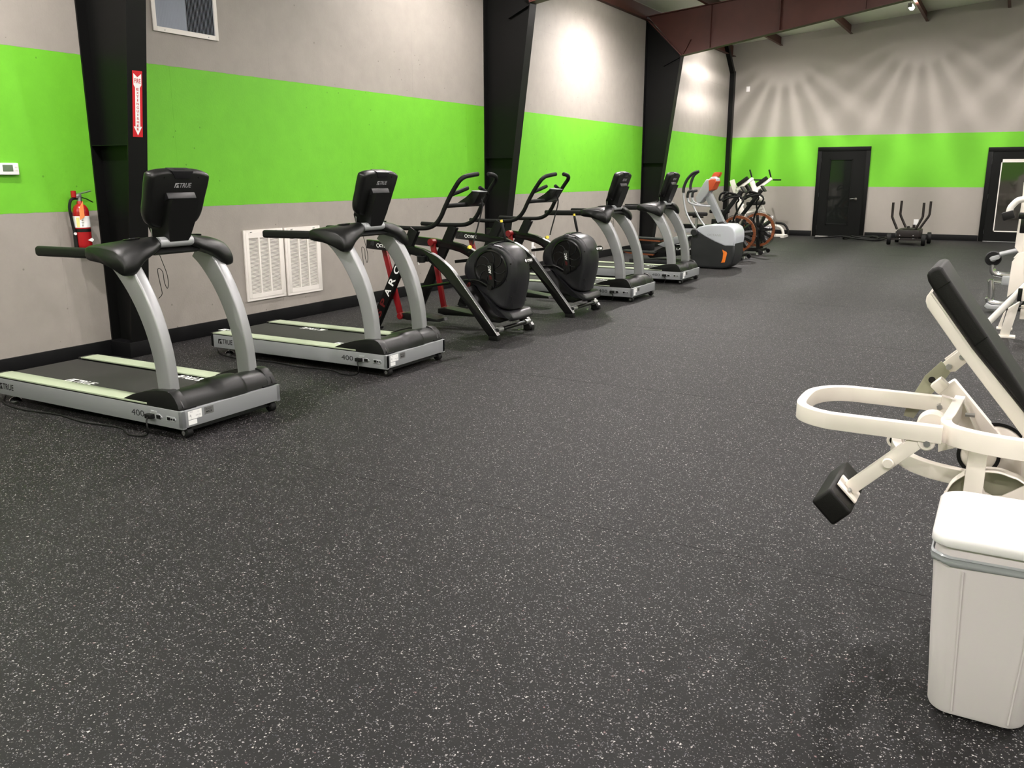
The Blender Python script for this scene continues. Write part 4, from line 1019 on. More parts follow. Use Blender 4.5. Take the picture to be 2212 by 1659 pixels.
# ------------------------------------------------------------------ fan bikes
def make_bike(label, loc):
    t = thing('air_bike', label, 'exercise bike', loc, group='black air bikes with orange fan wheels')
    WC = Vector((-0.04, 0, 0.46)); r = 0.345
    # cage
    cg = MB()
    for s in (-1, 1):
        for rr, dy in ((r, 0.05), (r * 0.72, 0.075), (r * 0.42, 0.085)):
            cg.tube([WC + Vector((rr * cos(2 * pi * i / 36), dy * s, rr * sin(2 * pi * i / 36))) for i in range(36)], 0.0028, 5, closed=True)
        for i in range(10):
            a = 2 * pi * i / 10
            cg.tube([WC + Vector((0.05 * cos(a), 0.088 * s, 0.05 * sin(a))), WC + Vector((r * .72 * cos(a), 0.075 * s, r * .72 * sin(a))), WC + Vector((r * cos(a), 0.05 * s, r * sin(a)))], 0.0022, 4)
    stuff(cg.build('wire_cage', 'dark_iron', t))
    ro = r * 0.945; ri = r * 0.80
    MB().lathe([(ri, -0.028), (ro, -0.028), (ro, 0.028), (ri, 0.028), (ri, -0.028)], WC, (0, 1, 0), 48).build('fan_rim', 'copper_ring', t)
    for i in range(24):
        a = 2 * pi * (i + 0.5) / 24; u = Vector((cos(a), 0, sin(a))); q = u.cross(Vector((0, 1, 0)))
        M = Matrix((u, (Vector((0, 1, 0)) + q * 0.5).normalized(), q)).transposed()
        if i % 2 == 0:
            MB().box(WC + u * (ri * 0.60), (ri * 0.86, 0.075, 0.050), M).build('fan_blade', 'black_plastic', t)
        MB().box(WC + u * ((ri + ro) / 2), (ro - ri, 0.060, 0.004), Matrix((u, Vector((0, 1, 0)), q)).transposed()).build('rim_rib', 'dark_iron', t)
    MB().cyl(WC + Vector((0, -0.10, 0)), WC + Vector((0, 0.10, 0)), 0.05, bev=0.01).build('hub', 'black_plastic', t)
    # frame
    f = MB()
    f.bar((-0.04, -0.12, 0.46), (0.02, -0.12, 0.07), 0.02, 0.07).bar((-0.04, 0.12, 0.46), (0.02, 0.12, 0.07), 0.02, 0.07)
    f.bar((0.05, 0, 0.075), (-0.95, 0, 0.075), 0.05, 0.07, 0.006)
    f.bar((-0.42, 0, 0.08), (-0.52, 0, 0.62), 0.06, 0.08, 0.006)
    f.bar((-0.50, 0.0, 0.55), (-0.02, 0, 1.22), 0.05, 0.07, 0.006)
    f.bar((-0.50, -0.10, 0.52), (-0.08, -0.12, 0.47), 0.02, 0.06).bar((-0.50, 0.10, 0.52), (-0.08, 0.12, 0.47), 0.02, 0.06)
    f.bar((-0.52, 0, 0.50), (-0.80, 0, 0.10), 0.05, 0.06)
    f.build('frame', 'black_paint', t)
    MB().bar((0.05, -0.33, 0.075), (0.05, 0.33, 0.075), 0.05, 0.05, 0.005, up=(0, 0, 1)).build('front_stabilizer', 'black_paint', t)
    MB().bar((-0.95, -0.30, 0.06), (-0.95, 0.30, 0.06), 0.05, 0.05, 0.005, up=(0, 0, 1)).build('rear_stabilizer', 'black_paint', t)
    for s in (-1, 1):
        MB().cyl((0.11, 0.30 * s - 0.015, 0.042), (0.11, 0.30 * s + 0.015, 0.042), 0.040, bev=0.006).build('transport_wheel', 'black_rubber', t)
        MB().cyl((0.03, 0.24 * s, 0), (0.03, 0.24 * s, 0.05), 0.025, 0.015).build('levelling_foot', 'steel', t)
        MB().cyl((-0.95, 0.24 * s, 0), (-0.95, 0.24 * s, 0.04), 0.025, 0.015).build('levelling_foot', 'steel', t)
        # swing arm with grip loop
        y = 0.22 * s
        ph = 0.10 * s
        MB().tube(spline([(-0.10, 0.15 * s, 0.50), (-0.10 - ph * .3, y, 0.75), (-0.06 - ph, y, 0.98), (-0.02 - ph, y, 1.06), (-0.08 - ph, y * 0.95, 1.13), (-0.17 - ph, y, 1.17), (-0.26 - ph, y * 1.05, 1.19)], 4), 0.017, 9).build('swing_arm', 'black_paint', t)
        MB().tube(spline([(-0.10 - ph, y * 0.95, 1.13), (-0.20 - ph, y * 1.25, 1.12), (-0.30 - ph, y * 1.25, 1.09), (-0.38 - ph, y * 1.1, 1.05), (-0.36 - ph, y * 1.0, 1.15), (-0.28 - ph, y, 1.20)], 4), 0.019, 9).build('foam_grip', 'black_rubber', t)
        MB().bar((-0.10, 0.15 * s, 0.50), (-0.42, 0.15 * s, 0.34 + 0.08 * s), 0.02, 0.03).build('link_rod', 'black_paint', t)
        MB().bar((-0.42, 0.13 * s, 0.33), (-0.42 + 0.12 * s, 0.15 * s, 0.33 - 0.12 * s), 0.02, 0.035).build('crank', 'steel', t)
        MB().box((-0.42 + 0.12 * s, 0.22 * s, 0.33 - 0.12 * s), (0.10, 0.10, 0.025), None, 0.006).build('pedal', 'black_plastic', t)
        MB().cyl((-0.03, 0.10 * s, 0.34), (-0.03, 0.28 * s, 0.34), 0.016).build('foot_peg', 'steel', t)
    MB().box((0.015, 0, 1.245), (0.03, 0.17, 0.13), Euler((0, radians(-35), 0)).to_matrix(), 0.01).build('console', 'black_plastic', t)
    MB().bar((-0.84, 0, 0.50), (-0.82, 0, 0.74), 0.04, 0.04).bar((-0.84, 0, 0.50), (-0.74, 0, 0.10), 0.05, 0.05).build('seat_post', 'steel', t)
    MB().bar((-0.90, 0, 0.745), (-0.70, 0, 0.745), 0.04, 0.03).build('seat_slider', 'black_paint', t)
    st = MB().prism([(-1.00, -0.10), (-0.98, -0.125), (-0.88, -0.13), (-0.78, -0.05), (-0.66, -0.028), (-0.62, 0.0), (-0.66, 0.028), (-0.78, 0.05), (-0.88, 0.13), (-0.98, 0.125), (-1.00, 0.10)], 0.765, 0.835, 0.022, 3, axis='z')
    st.build('seat', 'black_leather', t)
    return t
B1 = make_bike('air bike with an orange rimmed fan, right beside the elliptical', (-4.25, 15.98, 0))
B2 = dup(B1, (-4.24, 17.40, 0), 'farther air bike with an orange rimmed fan, in front of the white dip tower')

# ------------------------------------------------------------------ white knee raise / dip tower in the far corner
O = (-5.5, 22.3, 0)
t = thing('dip_tower', 'white knee raise and dip tower with black arm pads near the far corner', 'exercise machine', O)
def P(pl, dy=0): return [(a - O[0], dy, b) for a, b in pl]
L1, R1_ = (-0.68, -0.22, 1.42), (-0.03, -0.22, 0.05)
for nm, a, b in (('upright', (-0.66, -0.20, 1.38), (-0.15, -0.20, 0.06)), ('upright', (-0.27, 0.10, 1.42), (0.32, 0.10, 0.06))):
    MB().bar(a, b, 0.09, 0.11, 0.008).build(nm, 'white_metal', t)
for dy, dx in ((-0.28, 0.0), (0.16, 0.36)):
    MB().bar((-0.50 + dx, dy, 1.14), (-0.13 + dx, dy, 1.42), 0.06, 0.07, 0.006).build('arm_rest', 'white_metal', t)
    MB().bar((-0.50 + dx, dy, 1.25), (-0.24 + dx, dy, 1.44), 0.12, 0.09, 0.025).build('arm_pad', 'black_leather', t)
    MB().cyl((-0.15 + dx, dy, 1.45), (-0.21 + dx, dy, 1.63), 0.018).build('hand_grip', 'black_rubber', t)
    MB().cyl((-0.10 + dx, dy, 1.385), (0.10 + dx, dy, 1.385), 0.018).build('hand_grip', 'black_rubber', t)
MB().bar((-0.36, -0.02, 1.30), (-0.12, -0.02, 0.95), 0.26, 0.07, 0.02).build('back_pad', 'black_leather', t)
MB().bar((-0.30, 0.0, 0.93), (0.12, 0.0, 0.93), 0.08, 0.06, 0.006).bar((-0.55, 0, 0.50), (0.10, 0, 0.72), 0.06, 0.05).bar((-0.35, -0.15, 0.80), (-0.62, -0.15, 0.30), 0.05, 0.05).build('cross_brace', 'white_metal', t)
MB().bar((-0.30, -0.05, 0.80), (0.16, -0.05, 0.83), 0.12, 0.09, 0.03).build('roller_pad', 'black_leather', t)
MB().tube(spline([(0.0, 0.0, 0.29), (0.38, 0.0, 0.28), (0.54, 0.0, 0.25), (0.62, 0.0, 0.16), (0.64, 0.0, 0.06)], 4), 0.033, 10).build('base_loop', 'white_metal', t)
MB().tube(spline([(0.40, 0.18, 0.34), (0.60, 0.18, 0.31), (0.70, 0.18, 0.18), (0.72, 0.18, 0.06)], 4), 0.028, 10).build('foot_rest', 'black_leather', t)
MB().bar((-0.65, 0.0, 0.045), (0.70, 0.0, 0.045), 0.06, 0.07, 0.006).bar((0.67, -0.25, 0.035), (0.67, 0.25, 0.035), 0.06, 0.08, up=(0, 0, 1)).bar((-0.65, -0.25, 0.035), (-0.65, 0.25, 0.035), 0.06, 0.08, up=(0, 0, 1)).build('base', 'white_metal', t)

# white utility bench behind the bikes
t = thing('rowing_bench', 'low black and silver rail machine against the wall behind the elliptical', 'exercise machine', (-5.55, 18.4, 0))
MB().box2((-0.75, -0.10, 0.40), (0.75, 0.10, 0.48), 0.01).build('rail', 'black_plastic', t)
MB().box2((-0.75, -0.09, 0.30), (0.75, 0.09, 0.395), 0.005).build('rail_beam', 'silver_plastic', t)
for x in (-0.65, 0.60): MB().box2((x - 0.04, -0.25, 0.0), (x + 0.04, 0.25, 0.05), 0.005).box2((x - 0.03, -0.03, 0.05), (x + 0.03, 0.03, 0.31)).build('leg', 'silver_plastic', t)
MB().box2((0.05, -0.07, 0.48), (0.20, 0.07, 0.60), 0.01).build('carriage', 'black_plastic', t)

# ------------------------------------------------------------------ wheeled push sled by the back wall
O = (-1.95, 21.45, 0)
t = thing('push_sled', 'black wheeled push sled with four upright handles by the back wall', 'sled', O)
for (wx, wy, nm) in ((-2.30, 21.10, 0), (-1.60, 21.02, 0), (-1.55, 21.85, 0), (-2.22, 21.93, 0)):
    wv = (wx - O[0], wy - O[1], 0.125)
    q = MB().lathe([(0.075, -0.04), (0.115, -0.042), (0.125, -0.025), (0.125, 0.025), (0.115, 0.042), (0.075, 0.04), (0.075, -0.04)], wv, (1, 0.1, 0), 28).build('wheel', 'black_rubber', t)
    MB().cyl((wv[0] - 0.035, wv[1], wv[2]), (wv[0] + 0.035, wv[1], wv[2]), 0.075).build('wheel_rim', 'dark_iron', q)
MB().bar((-0.33, -0.36, 0.125), (0.34, -0.42, 0.125), 0.035, 0.035).build('axle', 'dark_iron', t)
MB().bar((-0.26, 0.47, 0.125), (0.39, 0.41, 0.125), 0.035, 0.035).build('axle', 'dark_iron', t)
MB().box2((-0.20, -0.36, 0.10), (0.19, 0.36, 0.16), 0.01).box2((-0.20, -0.40, 0.17), (0.26, 0.38, 0.33), 0.015).build('deck', 'dark_iron', t)
MB().box2((-0.10, -0.30, 0.33), (0.20, 0.28, 0.35), 0.008).build('top_plate', 'dark_iron', t)
MB().cyl((0.0, -0.1, 0.32), (0.0, -0.1, 0.40), 0.028).build('weight_post', 'dark_iron', t)
MB().cyl((0.09, 0.12, 0.32), (0.09, 0.12, 0.42), 0.028).build('weight_post', 'dark_iron', t)
for pl, yy in (([(-2.286, 0.911), (-2.282, 0.607), (-2.266, 0.564), (-2.157, 0.334)], 21.15), ([(-2.182, 0.933), (-2.186, 0.643), (-2.17, 0.591), (-2.046, 0.348)], 21.8), ([(-1.669, 0.913), (-1.667, 0.62), (-1.679, 0.581), (-1.785, 0.344)], 21.15), ([(-1.584, 0.929), (-1.586, 0.647), (-1.601, 0.596), (-1.753, 0.333)], 21.8)):
    MB().tube([(a - O[0], yy - O[1], b) for a, b in pl], 0.026, 10, dome=False).build('push_handle', 'dark_iron', t)
for a in (-0.13, 0.14):
    for z in (0.14, 0.21): MB().cyl((a, -0.40, z), (a, -0.412, z), 0.012, n=10).build('bolt', 'chrome', t)

# battle rope
pts = [(-4.10, 22.20), (-3.8, 22.20), (-3.45, 22.25), (-3.1, 22.42), (-2.75, 22.55), (-2.50, 22.35), (-2.62, 22.02), (-3.0, 21.86), (-3.35, 21.98), (-3.40, 22.22), (-3.1, 22.40), (-2.72, 22.30), (-2.68, 22.05), (-2.95, 21.92), (-3.22, 22.05), (-3.15, 22.25), (-2.85, 22.28), (-2.75, 22.12), (-2.60, 22.25), (-2.45, 22.45), (-2.52, 22.62)]
rp = spline([(a, b, 0.022 + (0.026 * (i % 3)) + (0.02 if i > 9 else 0)) for i, (a, b) in enumerate(pts)], 6)
o = MB().tube(rp, 0.021, 8).build('battle_rope', 'black_rubber')
tag(o, 'thick black rope coiled on the floor in front of the back door', 'rope')

# ------------------------------------------------------------------ white exercise bench machine on the right
OB = (0.0, 3.2, 0)
t = thing('ab_bench_machine', 'cream framed seated machine with black incline back pad, behind the waste bin', 'exercise machine', OB)
def loc(pl, y): return [(a - OB[0], y - OB[1], b) for a, b in pl]
ZT = 0.72; hz = 0.0225
def flatbar(path, name, w=0.030, h=0.045, m='cream_paint', par=t, r=0.0025):
    """flat oval steel section bent in plan; w across, h tall"""
    return MB().sweep(path, rrect(h / 2, w / 2, r, 3) if False else rrect(w / 2, h / 2, r, 3), up=(0, 0, 1)).build(name, m, par, angle=60)
# U shaped lever loop
yN, yF = 2.995 - OB[1], 3.425 - OB[1]
lp = [(-0.112, yN), (-0.42, yN), (-0.47, yN + 0.006), (-0.52, yN + 0.03), (-0.56, yN + 0.075), (-0.575, yN + 0.14), (-0.575, yF - 0.15), (-0.555, yF - 0.08), (-0.515, yF - 0.03), (-0.46, yF - 0.004), (-0.40, yF), (-0.12, yF)]
flatbar([(p.x, p.y, p.z) for p in spline([(a, b, ZT - 0.027) for a, b in lp], 4)], 'lever_loop', 0.032, 0.056)
# main frame tube: across, then bent forward towards the right
mp = [(-0.085, yF + 0.035), (-0.09, yF - 0.06), (-0.10, yN + 0.20), (-0.108, yN + 0.09), (-0.088, yN + 0.03), (-0.04, yN - 0.005), (0.03, yN - 0.03), (0.16, yN - 0.045), (0.60, yN - 0.055)]
flatbar(spline([(a, b, ZT - 0.030) for a, b in mp], 4), 'main_frame', 0.034, 0.064)
MB().cyl((-0.15, yN + 0.12, ZT - 0.035), (-0.15, yN + 0.17, ZT - 0.035), 0.048, n=28, bev=0.006).build('pivot_disc', 'cream_paint', t)
MB().cyl((-0.155, yN - 0.010, ZT - 0.058), (-0.155, yN + 0.04, ZT - 0.058), 0.027, bev=0.004).build('pivot_boss', 'cream_paint', t)
MB().cyl((-0.152, yN - 0.018, ZT - 0.060), (-0.152, yN - 0.005, ZT - 0.060), 0.011, n=6).build('bolt', 'steel', t)
MB().cyl((-0.145, yF - 0.05, ZT - 0.03), (-0.145, yF - 0.02, ZT - 0.03), 0.010, n=6).build('bolt', 'steel', t)
MB().cyl((-0.06, yF - 0.09, ZT - 0.035), (-0.03, yF - 0.09, ZT - 0.035), 0.008, n=6).build('bolt', 'steel', t)
# leg pad arm
a0 = [(-0.174, 3, 0.666)][0]; a1 = [(-0.373, 3, 0.462)][0]
A0 = (a0[0] - OB[0], yN + 0.01, a0[2]); A1_ = (a1[0] - OB[0], yN + 0.01, a1[2])
MB().bar(A0, A1_, 0.034, 0.046, 0.006).build('pad_arm', 'cream_paint', t)
mid = [(-0.26, 3, 0.577)][0]
MB().cyl((mid[0] - OB[0], yN - 0.022, mid[2]), (mid[0] - OB[0], yN - 0.004, mid[2]), 0.018, bev=0.003).lathe([(0.014, 0), (0.009, 0.0)], (mid[0] - OB[0], yN - 0.0225, mid[2]), (0, -1, 0)).build('arm_cap', 'cream_paint', t)
d = (Vector(A1_) - Vector(A0)).normalized(); nrm = Vector((d.z, 0, -d.x))
pc = Vector(A1_) + d * 0.055
Mp = Matrix((d, Vector((0, 1, 0)), d.cross(Vector((0, 1, 0))))).transposed()
MB().box(Vector(A1_) + d * 0.004, (0.008, 0.10, 0.085), Mp, 0.003).build('mounting_plate', 'cream_paint', t)
MB().cyl(Vector(A1_) + d * -0.004 + Vector((0, -0.035, 0)) + d.cross(Vector((0, 1, 0))) * 0.0, Vector(A1_) + d * -0.012 + Vector((0, -0.035, 0)), 0.008, n=6).build('bolt', 'steel', t)
MB().box(pc + d * 0.0 + Vector((0, 0.06, 0)), (0.082, 0.34, 0.105), Mp, 0.012, 3).build('leg_pad', 'black_leather', t)
# adjustment sector, link and stop
sec = [(p[0] - OB[0], p[2]) for p in [(-0.16, 3.42, 0.844), (-0.123, 3.42, 0.812), (-0.151, 3.42, 0.759), (-0.18, 3.42, 0.717), (-0.209, 3.42, 0.663), (-0.23, 3.42, 0.621), (-0.265, 3.42, 0.626), (-0.258, 3.42, 0.664), (-0.233, 3.42, 0.726), (-0.208, 3.42, 0.784)]]
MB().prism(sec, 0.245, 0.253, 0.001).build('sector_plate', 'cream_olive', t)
hl = MB()
for q in [(-0.183, 3.42, 0.773)]: hl.cyl((q[0], 0.243, q[2]), (q[0], 0.255, q[2]), 0.012, n=16)
hl.build('sector_hole', 'black_gloss', t)
lk = [(p[0], p[2]) for p in [(-0.151, 3.4, 0.851), (-0.126, 3.4, 0.819), (-0.108, 3.4, 0.823), (-0.071, 3.4, 0.866), (-0.09, 3.4, 0.886), (-0.102, 3.4, 0.901)]]
MB().prism(lk, 0.19, 0.20, 0.002).build('link_plate', 'cream_paint', t)
MB().prism(lk, 0.265, 0.275, 0.002).build('link_plate', 'cream_paint', t)
for q in [(-0.131, 3.39, 0.838), (-0.092, 3.39, 0.878)]: MB().cyl((q[0], 0.18, q[2]), (q[0], 0.29, q[2]), 0.011, n=6).build('bolt', 'steel', t)
s0 = [(-0.173, 3.36, 0.751)][0]; s1 = [(-0.143, 3.36, 0.782)][0]
MB().bar((s0[0] + 0.005, 0.17, s0[2] + 0.004), (s1[0] + 0.008, 0.17, s1[2] + 0.008), 0.045, 0.042, 0.008).build('stop_block', 'cream_paint', t)
# struts behind
p0 = [(-0.14, 3.55, 0.743)][0]; p1 = [(0.05, 3.55, 0.56)][0]
MB().bar((p0[0], 0.33, p0[2]), (p1[0] + 0.1, 0.33, p1[2] - 0.14), 0.05, 0.075, 0.008).build('rear_strut', 'cream_paint', t)
p0 = [(-0.122, 3.45, 0.722)][0]; p1 = [(-0.033, 3.45, 0.582)][0]
MB().prism([(p0[0] - 0.02, p0[2] + 0.01), (p0[0] + 0.05, p0[2] - 0.005), (p1[0] + 0.03, p1[2]), (p1[0] - 0.10, p1[2] - 0.06), (p0[0] - 0.02, p0[2] - 0.10)], 0.18, 0.21, 0.004).build('gusset', 'cream_paint', t)
MB().bar((0.16, 0.30, 0.60), (0.20, 0.30, 0.05), 0.05, 0.07, 0.008).build('rear_post', 'cream_paint', t)
# pulleys
for c_, yy, r in (((0.05, 0.515), 0.34, 0.105), ((-0.004, 0.55), 0.12, 0.068)):
    q = MB().lathe([(0.0, -0.012), (r - 0.02, -0.012), (r - 0.012, -0.006), (r - 0.012, 0.006), (r - 0.02, 0.012), (0, 0.012)], (c_[0], yy, c_[1]), (0, 1, 0), 40).build('pulley', 'cream_paint', t)
    MB().lathe([(r - 0.012, -0.010), (r, -0.010), (r, 0.010), (r - 0.012, 0.010), (r - 0.012, -0.010)], (c_[0], yy, c_[1]), (0, 1, 0), 40).build('belt_cable', 'black_rubber', q)
# lower curved tube with end cap
lt = [(-0.285, 3.50), (-0.275, 3.43), (-0.252, 3.355), (-0.212, 3.285), (-0.155, 3.235), (-0.085, 3.205), (0.0, 3.185), (0.15, 3.175)]
lz = 0.50
flatbar(spline([(a, b - OB[1], lz) for a, b in lt], 4), 'lower_tube', 0.034, 0.055)
MB().cyl((-0.288, 0.285, lz + 0.016), (-0.288, 0.345, lz + 0.016), 0.030, n=24).build('tube_collar', 'cream_paint', t)
MB().cyl((-0.288, 0.281, lz + 0.016), (-0.288, 0.286, lz + 0.016), 0.019, n=20).build('collar_bore', 'black_gloss', t)
# post and guard
MB().box2((-0.034, yN + 0.04, 0.03), (0.022, yN + 0.10, ZT - 0.05), 0.006).build('front_post', 'cream_paint', t)
gl = [(-0.09, 0.454), (-0.085, 0.47), (-0.068, 0.513), (-0.035, 0.548)]
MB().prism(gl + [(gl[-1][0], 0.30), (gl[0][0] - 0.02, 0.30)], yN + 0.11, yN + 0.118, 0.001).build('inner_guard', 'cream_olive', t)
MB().sweep(spline([(a, yN + 0.10, b) for a, b in [(gl[0][0] - 0.012, 0.36)] + gl], 4), rrect(0.002, 0.025, 0.0015, 1)).build('guard_lip', 'cream_paint', t)
go = [(0.02, 0.568), (0.059, 0.571), (0.095, 0.563), (0.133, 0.548)]
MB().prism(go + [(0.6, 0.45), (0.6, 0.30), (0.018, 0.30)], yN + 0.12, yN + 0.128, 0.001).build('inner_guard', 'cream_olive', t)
MB().sweep(spline([(a, yN + 0.10, b) for a, b in go + [(0.26, 0.46)]], 4), rrect(0.002, 0.03, 0.0015, 1)).build('guard_lip', 'cream_paint', t)
gp = [(0.017, 0.52), (0.029, 0.497), (0.051, 0.487), (0.077, 0.492), (0.134, 0.537)]
MB().prism([(0.018, 0.30)] + gp + [(0.5, 0.62), (0.5, 0.30)], yN + 0.085, yN + 0.093, 0.001).build('guard_panel', 'cream_paint', t)
MB().box2((-0.05, -0.10, 0.0), (1.2, -0.03, 0.05), 0.006).box2((-0.05, 0.33, 0.0), (1.2, 0.40, 0.05), 0.006).box2((0.0, -0.10, 0.0), (0.07, 0.40, 0.045), 0.004).build('base_frame', 'cream_paint', t)
# back rest: side plate and long pad
yb0, yb1 = 3.07 - OB[1], 3.39 - OB[1]
pd = [(p[0], p[2]) for p in [(-0.212, 3.07, 1.187), (-0.21, 3.07, 1.199), (-0.199, 3.07, 1.212), (-0.182, 3.07, 1.218), (-0.169, 3.07, 1.214), (-0.144, 3.07, 1.178), (-0.02, 3.07, 1.009), (0.097, 3.07, 0.846)]]
pe = [(p[0], p[2]) for p in [(0.104, 3.07, 0.788), (-0.059, 3.07, 0.973), (-0.188, 3.07, 1.14), (-0.207, 3.07, 1.169)]]
ext = [(pd[-1][0] + 0.30, pd[-1][1] - 0.40), (pe[0][0] + 0.30, pe[0][1] - 0.405)]
MB().prism(pd + ext + pe, yb0, yb1, 0.012, 3).build('back_pad', 'black_leather', t, angle=50)
sp = [(p[0], p[2]) for p in [(-0.191, 3.12, 1.134), (-0.06, 3.12, 0.964), (0.106, 3.12, 0.774)]]
sq = [(p[0], p[2]) for p in [(0.117, 3.12, 0.687), (0.079, 3.12, 0.734), (-0.097, 3.12, 0.946), (-0.203, 3.12, 1.084), (-0.209, 3.12, 1.102), (-0.208, 3.12, 1.118), (-0.198, 3.12, 1.134)]]
MB().prism(sp + [(sp[-1][0] + 0.3, sp[-1][1] - 0.40), (sq[0][0] + 0.3, sq[0][1] - 0.40)] + sq, yb0 + 0.02, yb1 - 0.06, 0.008, 2).build('pad_frame', 'cream_paint', t)
sm = MB()
for f0, f1 in (((300, 185), (160, 285)), ((640, 690), (515, 775))):
    pass
q = [(p[0], p[2]) for p in [(-0.143, 3.065, 1.173), (-0.182, 3.065, 1.142)]]
sm.bar((q[0][0], yb0 - 0.0005, q[0][1]), (q[1][0], yb0 - 0.0005, q[1][1]), 0.002, 0.003)
sm.build('pad_seam', 'black_gloss', t); sm = MB()
q = [(p[0], p[2]) for p in [(-0.021, 3.065, 1.006), (-0.054, 3.065, 0.974)]]
sm.bar((q[0][0], yb0 - 0.0005, q[0][1]), (q[1][0], yb0 - 0.0005, q[1][1]), 0.002, 0.003)
sm.build('pad_seam', 'black_gloss', t)

# ------------------------------------------------------------------ white waste bin
t = thing('waste_bin', 'white plastic waste bin with closed lid and a bag edge showing', 'bin', (0.072, 2.68, 0))
def rr(hx, hy, r, z, bulge=0.012, k=8):
    o = []
    for cx, cy, t0 in ((hx - r, hy - r, 0), (-hx + r, hy - r, pi / 2), (-hx + r, -hy + r, pi), (hx - r, -hy + r, 3 * pi / 2)):
        for i in range(k + 1):
            a = t0 + (pi / 2) * i / k
            x, y = cx + r * cos(a), cy + r * sin(a)
            y *= 1 + bulge / hy * max(0, 1 - (x / hx) ** 2); x *= 1 + bulge / hx * max(0, 1 - (y / hy) ** 2) * 0.5
            o.append((x, y, z))
    return o
hb = (0.122, 0.152); ht = (0.150, 0.182)
def at(f, z, e=0.0, r=0.045): return rr(hb[0] + (ht[0] - hb[0]) * f + e, hb[1] + (ht[1] - hb[1]) * f + e, r, z)
MB().sheet([at(-0.03, 0.0, -0.012), at(0, 0.006, -0.003), at(0.02, 0.018), at(0.5, 0.23), at(0.98, 0.46), at(1, 0.468), at(1, 0.478), at(1, 0.528, -0.004)]).build('bin_body', 'can_white', t, angle=40)
rb = MB()
for sx in (-0.075, 0.10):
    rb.bar((sx * 0.8, -0.1615, 0.02), (sx, -0.190, 0.455), 0.005, 0.004)
rb.build('moulded_rib', 'can_white', t)
bag = MB(); rings = []
random.seed(11)
wob = [random.uniform(-1, 1) for _ in range(36)]
for k, (z, e) in enumerate(((0.466, 0.002), (0.470, 0.006), (0.478, 0.008), (0.486, 0.005), (0.490, 0.008), (0.495, 0.003))):
    rg = at(1, z, e); n = len(rg)
    rings.append([(x * (1 + 0.008 * wob[(i * 2 + k) % 36]), y * (1 + 0.008 * wob[(i + 3 * k) % 36]), zz + 0.006 * wob[(i * 3) % 36] * (1 if k < 2 else 0.3)) for i, (x, y, zz) in enumerate(rg)])
bag.sheet(rings, True, False).build('bin_bag', 'bag_film', t, angle=80)
MB().sheet([at(1, 0.520, -0.002), at(1, 0.520, 0.008), at(1, 0.523, 0.010), at(1, 0.545, 0.009), at(1, 0.556, 0.002), at(1, 0.563, -0.012), at(1, 0.569, -0.035), at(1, 0.573, -0.075, 0.03)]).build('lid', 'white_plastic', t, angle=50)
lh = MB().box((0.075, -0.165, 0.5635), (0.065, 0.008, 0.005), Euler((radians(28), 0, 0)).to_matrix(), 0.002); lh.build('lid_tab', 'white_plastic', t)

# ------------------------------------------------------------------ machines at the right edge
OM = (0.28, 9.6, 0)
t = thing('cable_machine', 'tall cream framed machine with slanting tube at the right edge', 'exercise machine', OM)
def q3(pl): return [(p[0] - OM[0], p[1] - OM[1], p[2]) for p in pl]
def q2(pl): return [(p[0] - OM[0], p[2]) for p in pl]
MB().prism(q2([(0.031, 0.009), (0.115, 0.016), (0.156, 0.227), (0.166, 0.345), (0.076, 0.297), (0.05, 0.157)]) if False else [(p[0] - OM[0], p[1]) for p in [(0.031, 0.009), (0.112, 0.016), (0.146, 0.206), (0.165, 0.348), (0.078, 0.277)]], -0.24, -0.16, 0.004).build('front_leg', 'cream_paint', t)
MB().box2((-0.255, -0.26, 0.0), (-0.115, -0.14, 0.018), 0.004).build('foot_plate', 'cream_paint', t)
MB().prism([(p[0] - OM[0], p[1]) for p in [(0.01, 0.012), (0.042, 0.011), (0.066, 0.189), (0.045, 0.158)]], 0.26, 0.32, 0.003).build('rear_leg', 'cream_paint', t)
MB().box2((-0.28, 0.24, 0.0), (-0.14, 0.36, 0.016), 0.004).build('foot_plate', 'cream_paint', t)
tb = [(-0.075, 9.2, 0.151), (0.101, 9.2, 0.398), (0.178, 9.2, 0.503)]
tb = q3(tb); v = Vector(tb[2]) - Vector(tb[0])
MB().cyl(tb[0], Vector(tb[0]) + v * 1.5, 0.030, n=18).build('slanting_tube', 'white_metal', t)
MB().box2((-0.115, -0.44, 0.38), (0.50, -0.32, 0.49), 0.006).build('cross_beam', 'cream_paint', t)
MB().box2((-0.145, -0.445, 0.375), (-0.11, -0.315, 0.495), 0.004).build('beam_cap', 'black_gloss', t)
MB().box2((-0.10, -0.20, 0.18), (0.50, -0.14, 0.27), 0.005).box2((-0.10, -0.20, 0.28), (0.5, -0.17, 0.31), 0.003).build('lower_beam', 'cream_paint', t)
MB().prism([(p[0] - OM[0], p[1]) for p in [(0.07, 1.43), (0.074, 1.277), (0.066, 0.827), (0.105, 0.78), (0.069, 0.723), (0.156, 0.714)]] + [(0.3, 0.45), (0.3, 1.75)], 0.06, 0.14, 0.006).build('tower_frame', 'cream_paint', t)
MB().prism([(p[0] - OM[0], p[1]) for p in [(0.103, 0.779), (0.059, 0.695), (0.057, 0.605), (0.055, 0.361), (0.115, 0.421), (0.179, 0.515), (0.146, 0.794)]], -0.05, 0.0, 0.004).build('side_plate', 'cream_paint', t)
ar = q3([(0.088, 9.5, 1.281), (0.042, 9.5, 1.268), (0.01, 9.5, 1.234), (-0.01, 9.5, 1.201), (-0.017, 9.5, 1.161)])
MB().tube(spline(ar, 4), 0.030, 12).build('bent_arm', 'white_metal', t)
e = Vector(ar[-1]); dd = (e - Vector(ar[-2])).normalized()
